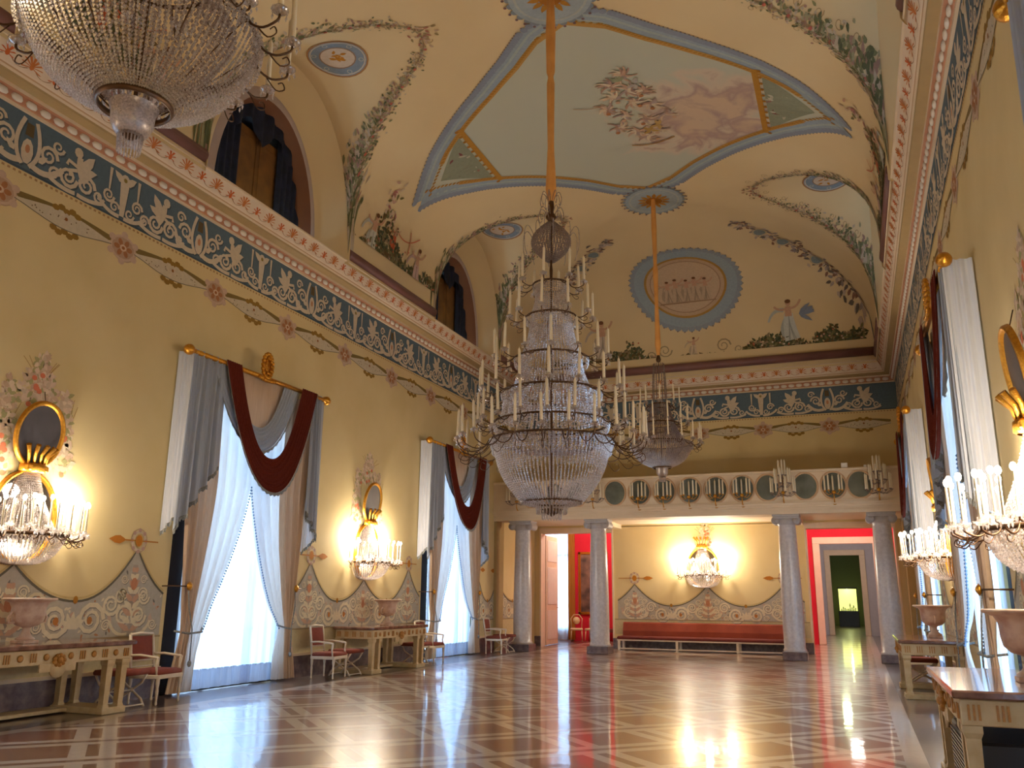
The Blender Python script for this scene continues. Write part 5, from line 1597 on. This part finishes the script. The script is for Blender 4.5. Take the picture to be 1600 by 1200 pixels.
# right: red room, then two door cases and a dark gallery with a lit show case
room('red_right', 6.3, 12.8, YB+.4, RY1, 6, M_RED, (9.42, 11.64), 3.9)
mb = MB(); mb.quad((6.3, YB+.4, 6), (12.8, YB+.4, 6), (12.8, RY1, 6), (6.3, RY1, 6))
mb.quad((-4, YB+.4, 6), (6.28, YB+.4, 6), (6.28, RY1, 6), (-4, RY1, 6))
mb.quad((6., RY1, 5), (12.8, RY1, 5), (12.8, 46, 5), (6., 46, 5)); mb.quad((6, 46, 5.0), (13.2, 46, 5.0), (13.2, 70, 5.0), (6, 70, 5.0))
struct('ceiling_beyond', mb, M_CREAM)
def casing(nm, a, b, y, z, wd, dp):
    mb = MB(); mb.bev(a, a+wd, y-dp, y, 0, z-wd+.01, .015); mb.bev(b-wd, b, y-dp, y, 0, z-wd+.01, .015); mb.bev(a, b, y-dp-.004, y+.004, z-wd, z, .015); struct(nm, mb, M_DOORP)
casing('trim_6', 9.32, 11.76, RY1+.12, 4.02, .26, .2)
room('passage', 9.0, 11.8, RY1, 46, 5, mat('pale_grey_wall', (196, 190, 196), .7), (9.5, 11.2), 3.9)
casing('trim_7', 9.42, 11.30, 46+.12, 4.06, .26, .2)
M_DG = mat('dark_green_wall', (112, 118, 84), .8)
room('dark_gallery', 7.0, 12.6, 46, 64, 5, M_DG)
root = empty('display_case', 'glowing yellow green display case at the end of the door vista', 'display case', (10.22, 62, 0))
m = MB(); m.bev(-.62, .62, -.4, .4, 0, 1.0, .02); m.build('plinth', M_BLACK, root)
em = bpy.data.materials.new('lit_case'); em.use_nodes = True
_b = em.node_tree.nodes['Principled BSDF']; _b.inputs['Base Color'].default_value = (.6, .6, .2, 1); _b.inputs['Emission Color'].default_value = (.82, .88, .22, 1); _b.inputs['Emission Strength'].default_value = 1.1
m = MB(); m.quad((-.55, .35, 1.0), (.55, .35, 1.0), (.55, .35, 2.4), (-.55, .35, 2.4)); m.build('lit_back', em, root)
m = MB(); m.box(-.6, .6, -.38, .38, 2.4, 2.5)
for sx in (-.59, .57):
    for sy in (-.38, .36): m.box(sx, sx+.02, sy, sy+.02, 1.0, 2.4)
m.build('case_frame', M_BLACK, root)
random.seed(3)
for k in range(9):
    x = -.42+.105*k; h = random.uniform(.12, .5) if k % 2 else random.uniform(.1, .25)
    m = MB(); m.lathe([(.03, 0), (.045, .03), (.02, h*.4), (.05, h*.7), (.03, h), (.001, h+.02)], (0, 0, 0), 9)
    o = tag(m.build('porcelain_piece', M_WHITEP, None, (10.22+x, 62.0+random.uniform(-.1, .1), 1.0)), 'small white porcelain piece standing inside the distant lit display case', 'porcelain', 'porcelain in the display case')
lamp('case_light', (10.22, 61.75, 2.35), 30, (.9, 1, .4), .05)
lamp('gallery_lamp', (9.8, 54, 4.4), 110, (.8, 1, .5), .2)
lamp('passage_lamp', (10.3, 41, 4.6), 120, (1, .92, .85), .3)
# left: red room with a tall window, a picture and chairs
LY = 34.
mb = MB()
mb.quad((.16, LY, 0), (6.28, LY, 0), (6.28, LY, 6), (.16, LY, 6)); mb.quad((-4, LY, 0), (-1.2, LY, 0), (-1.2, LY, 6), (-4, LY, 6)); mb.quad((-1.2, LY, 4.6), (.16, LY, 4.6), (.16, LY, 6), (-1.2, LY, 6))
mb.quad((6.28, YB+.4, 0), (6.28, LY, 0), (6.28, LY, 6), (6.28, YB+.4, 6)); mb.quad((-4, YB+.4, 0), (-4, LY, 0), (-4, LY, 6), (-4, YB+.4, 6)); mb.quad((-4, YB+.4, 0), (0, YB+.4, 0), (0, YB+.4, 6), (-4, YB+.4, 6))
struct('wall_red_left', mb, M_RED)
wn += 1
root = empty('window_%d' % wn, None, None); root['kind'] = 'structure'
m = MB(); m.box(-1.2, -1.05, LY+.05, LY+.15, 0, 4.6); m.box(-.0, .16, LY+.05, LY+.15, 0, 4.6); m.box(-1.2, .16, LY+.05, LY+.15, 0, .5); m.box(-.62, -.52, LY+.05, LY+.15, 0, 4.6); m.box(-1.2, .16, LY+.05, LY+.15, 3.3, 3.4); m.build('window_frame', M_WHITEP, root)
m = MB(); m.quad((-1.2, LY+.1, .5), (.16, LY+.1, .5), (.16, LY+.1, 4.6), (-1.2, LY+.1, 4.6)); m.build('pane', M_GLASS, root)
m = MB(); m.grid([[(-1.15+1.27*i/40, LY-.1+.03*math.sin(i*.9), z) for i in range(41)] for z in (.03, 4.7)], 0, None, True); tag(m.build('sheer_curtain', M_SHEER), 'sliver of bright sheer curtain in the red room on the left', 'sheer curtain')
m = MB(); m.grid([[(.0+.30*i/24, LY-.22+.05*math.sin(i*1.2), z) for i in range(25)] for z in (.03, 4.9)], 0, None, True); tag(m.build('orange_drape', fabric('ochre_orange_drape', (214, 140, 60), .2)), 'ochre orange drape beside the bright window in the left red room', 'curtain')
# open door leaf
root = empty('door_1', None, None); root['kind'] = 'structure'
m = MB(); m.bev(.44, .50, YB+.45, YB+1.75, .02, 3.82, .005); m.build('door_leaf', M_DOORP, root)
m = MB()
for z0_, z1_ in ((.2, 1.2), (1.4, 2.7), (2.9, 3.65)): m.bev(.50, .512, YB+.6, YB+1.6, z0_, z1_, .004)
m.build('door_panel', M_WHITEP, root)
m = MB(); m.tube([(.5, YB+1.65, 1.28), (.56, YB+1.65, 1.28), (.56, YB+1.58, 1.28)], .012, 6); m.build('door_handle', M_GOLD, root)
root = empty('framed_painting', 'tall gilt framed dark painting on the red wall in the left opening', 'painting', (1.0, LY-.06, 0))
fx0, fx1, fz0, fz1 = -.62, .62, 1.0, 3.45
m = MB(); m.bev(fx0, fx0+.1, 0, .05, fz0, fz1, .01); m.bev(fx1-.1, fx1, 0, .05, fz0, fz1, .01); m.bev(fx0, fx1, 0, .05, fz0, fz0+.1, .01); m.bev(fx0, fx1, 0, .05, fz1-.1, fz1, .01); m.build('gilt_frame', M_GOLD, root)
m = MB(); m.quad((fx0+.05, .03, fz0+.05), (fx1-.05, .03, fz0+.05), (fx1-.05, .03, fz1-.05), (fx0+.05, .03, fz1-.05))
m.build('canvas', mat('dim_canvas', (74, 62, 58), .5, noise=1., scale=2.2, rgb2=(150, 116, 100)), root)
def simple_chair(p, rz, lab):
    root = empty('gilt_side_chair', lab, 'chair', p, rz)
    for x in (-.2, .2):
        for y in (-.2, .2):
            m = MB(); m.tube([(x*1.1, y*1.1, 0), (x, y, .42)], lambda t: .014+.01*t, 6); m.build('leg', M_CREAMP, root)
    m = MB(); m.bev(-.24, .24, -.24, .24, .42, .50, .02); m.build('seat', M_CREAMP, root)
    m = MB(); m.tube([(-.2, .22, .5), (-.22, .26, .85), (-.1, .27, 1.0), (.1, .27, 1.0), (.22, .26, .85), (.2, .22, .5)], .02, 6); m.lathe([(.001, 0), (.14, .0), (.14, .03), (.001, .035)], (0, .24, .78), 14, axis='Y'); m.build('backrest', M_CREAMP, root)
simple_chair((.55, LY-.9, 0), .3, 'pale round backed chair nearest the window in the left red room')
simple_chair((1.15, LY-.75, 0), -.1, 'pale chair below the painting in the left red room')
root = empty('red_bench', 'small red upholstered seat under the painting in the left red room', 'seat', (1.5, LY-.35, 0))
m = MB(); m.bev(-.5, .5, -.25, .25, .35, .48, .02); m.build('cushion', M_SEATD, root)
for x in (-.45, .45):
    for y in (-.2, .2):
        m = MB(); m.bev(x-.03, x+.03, y-.03, y+.03, 0, .35, .005); m.build('leg', M_SEATD, root)
lamp('red_room_lamp', (2.2, 31.5, 4.8), 240, (1, .85, .75), .3)
lamp('red_room_lamp', (10.2, 32.6, 4.8), 260, (1, .85, .75), .3)
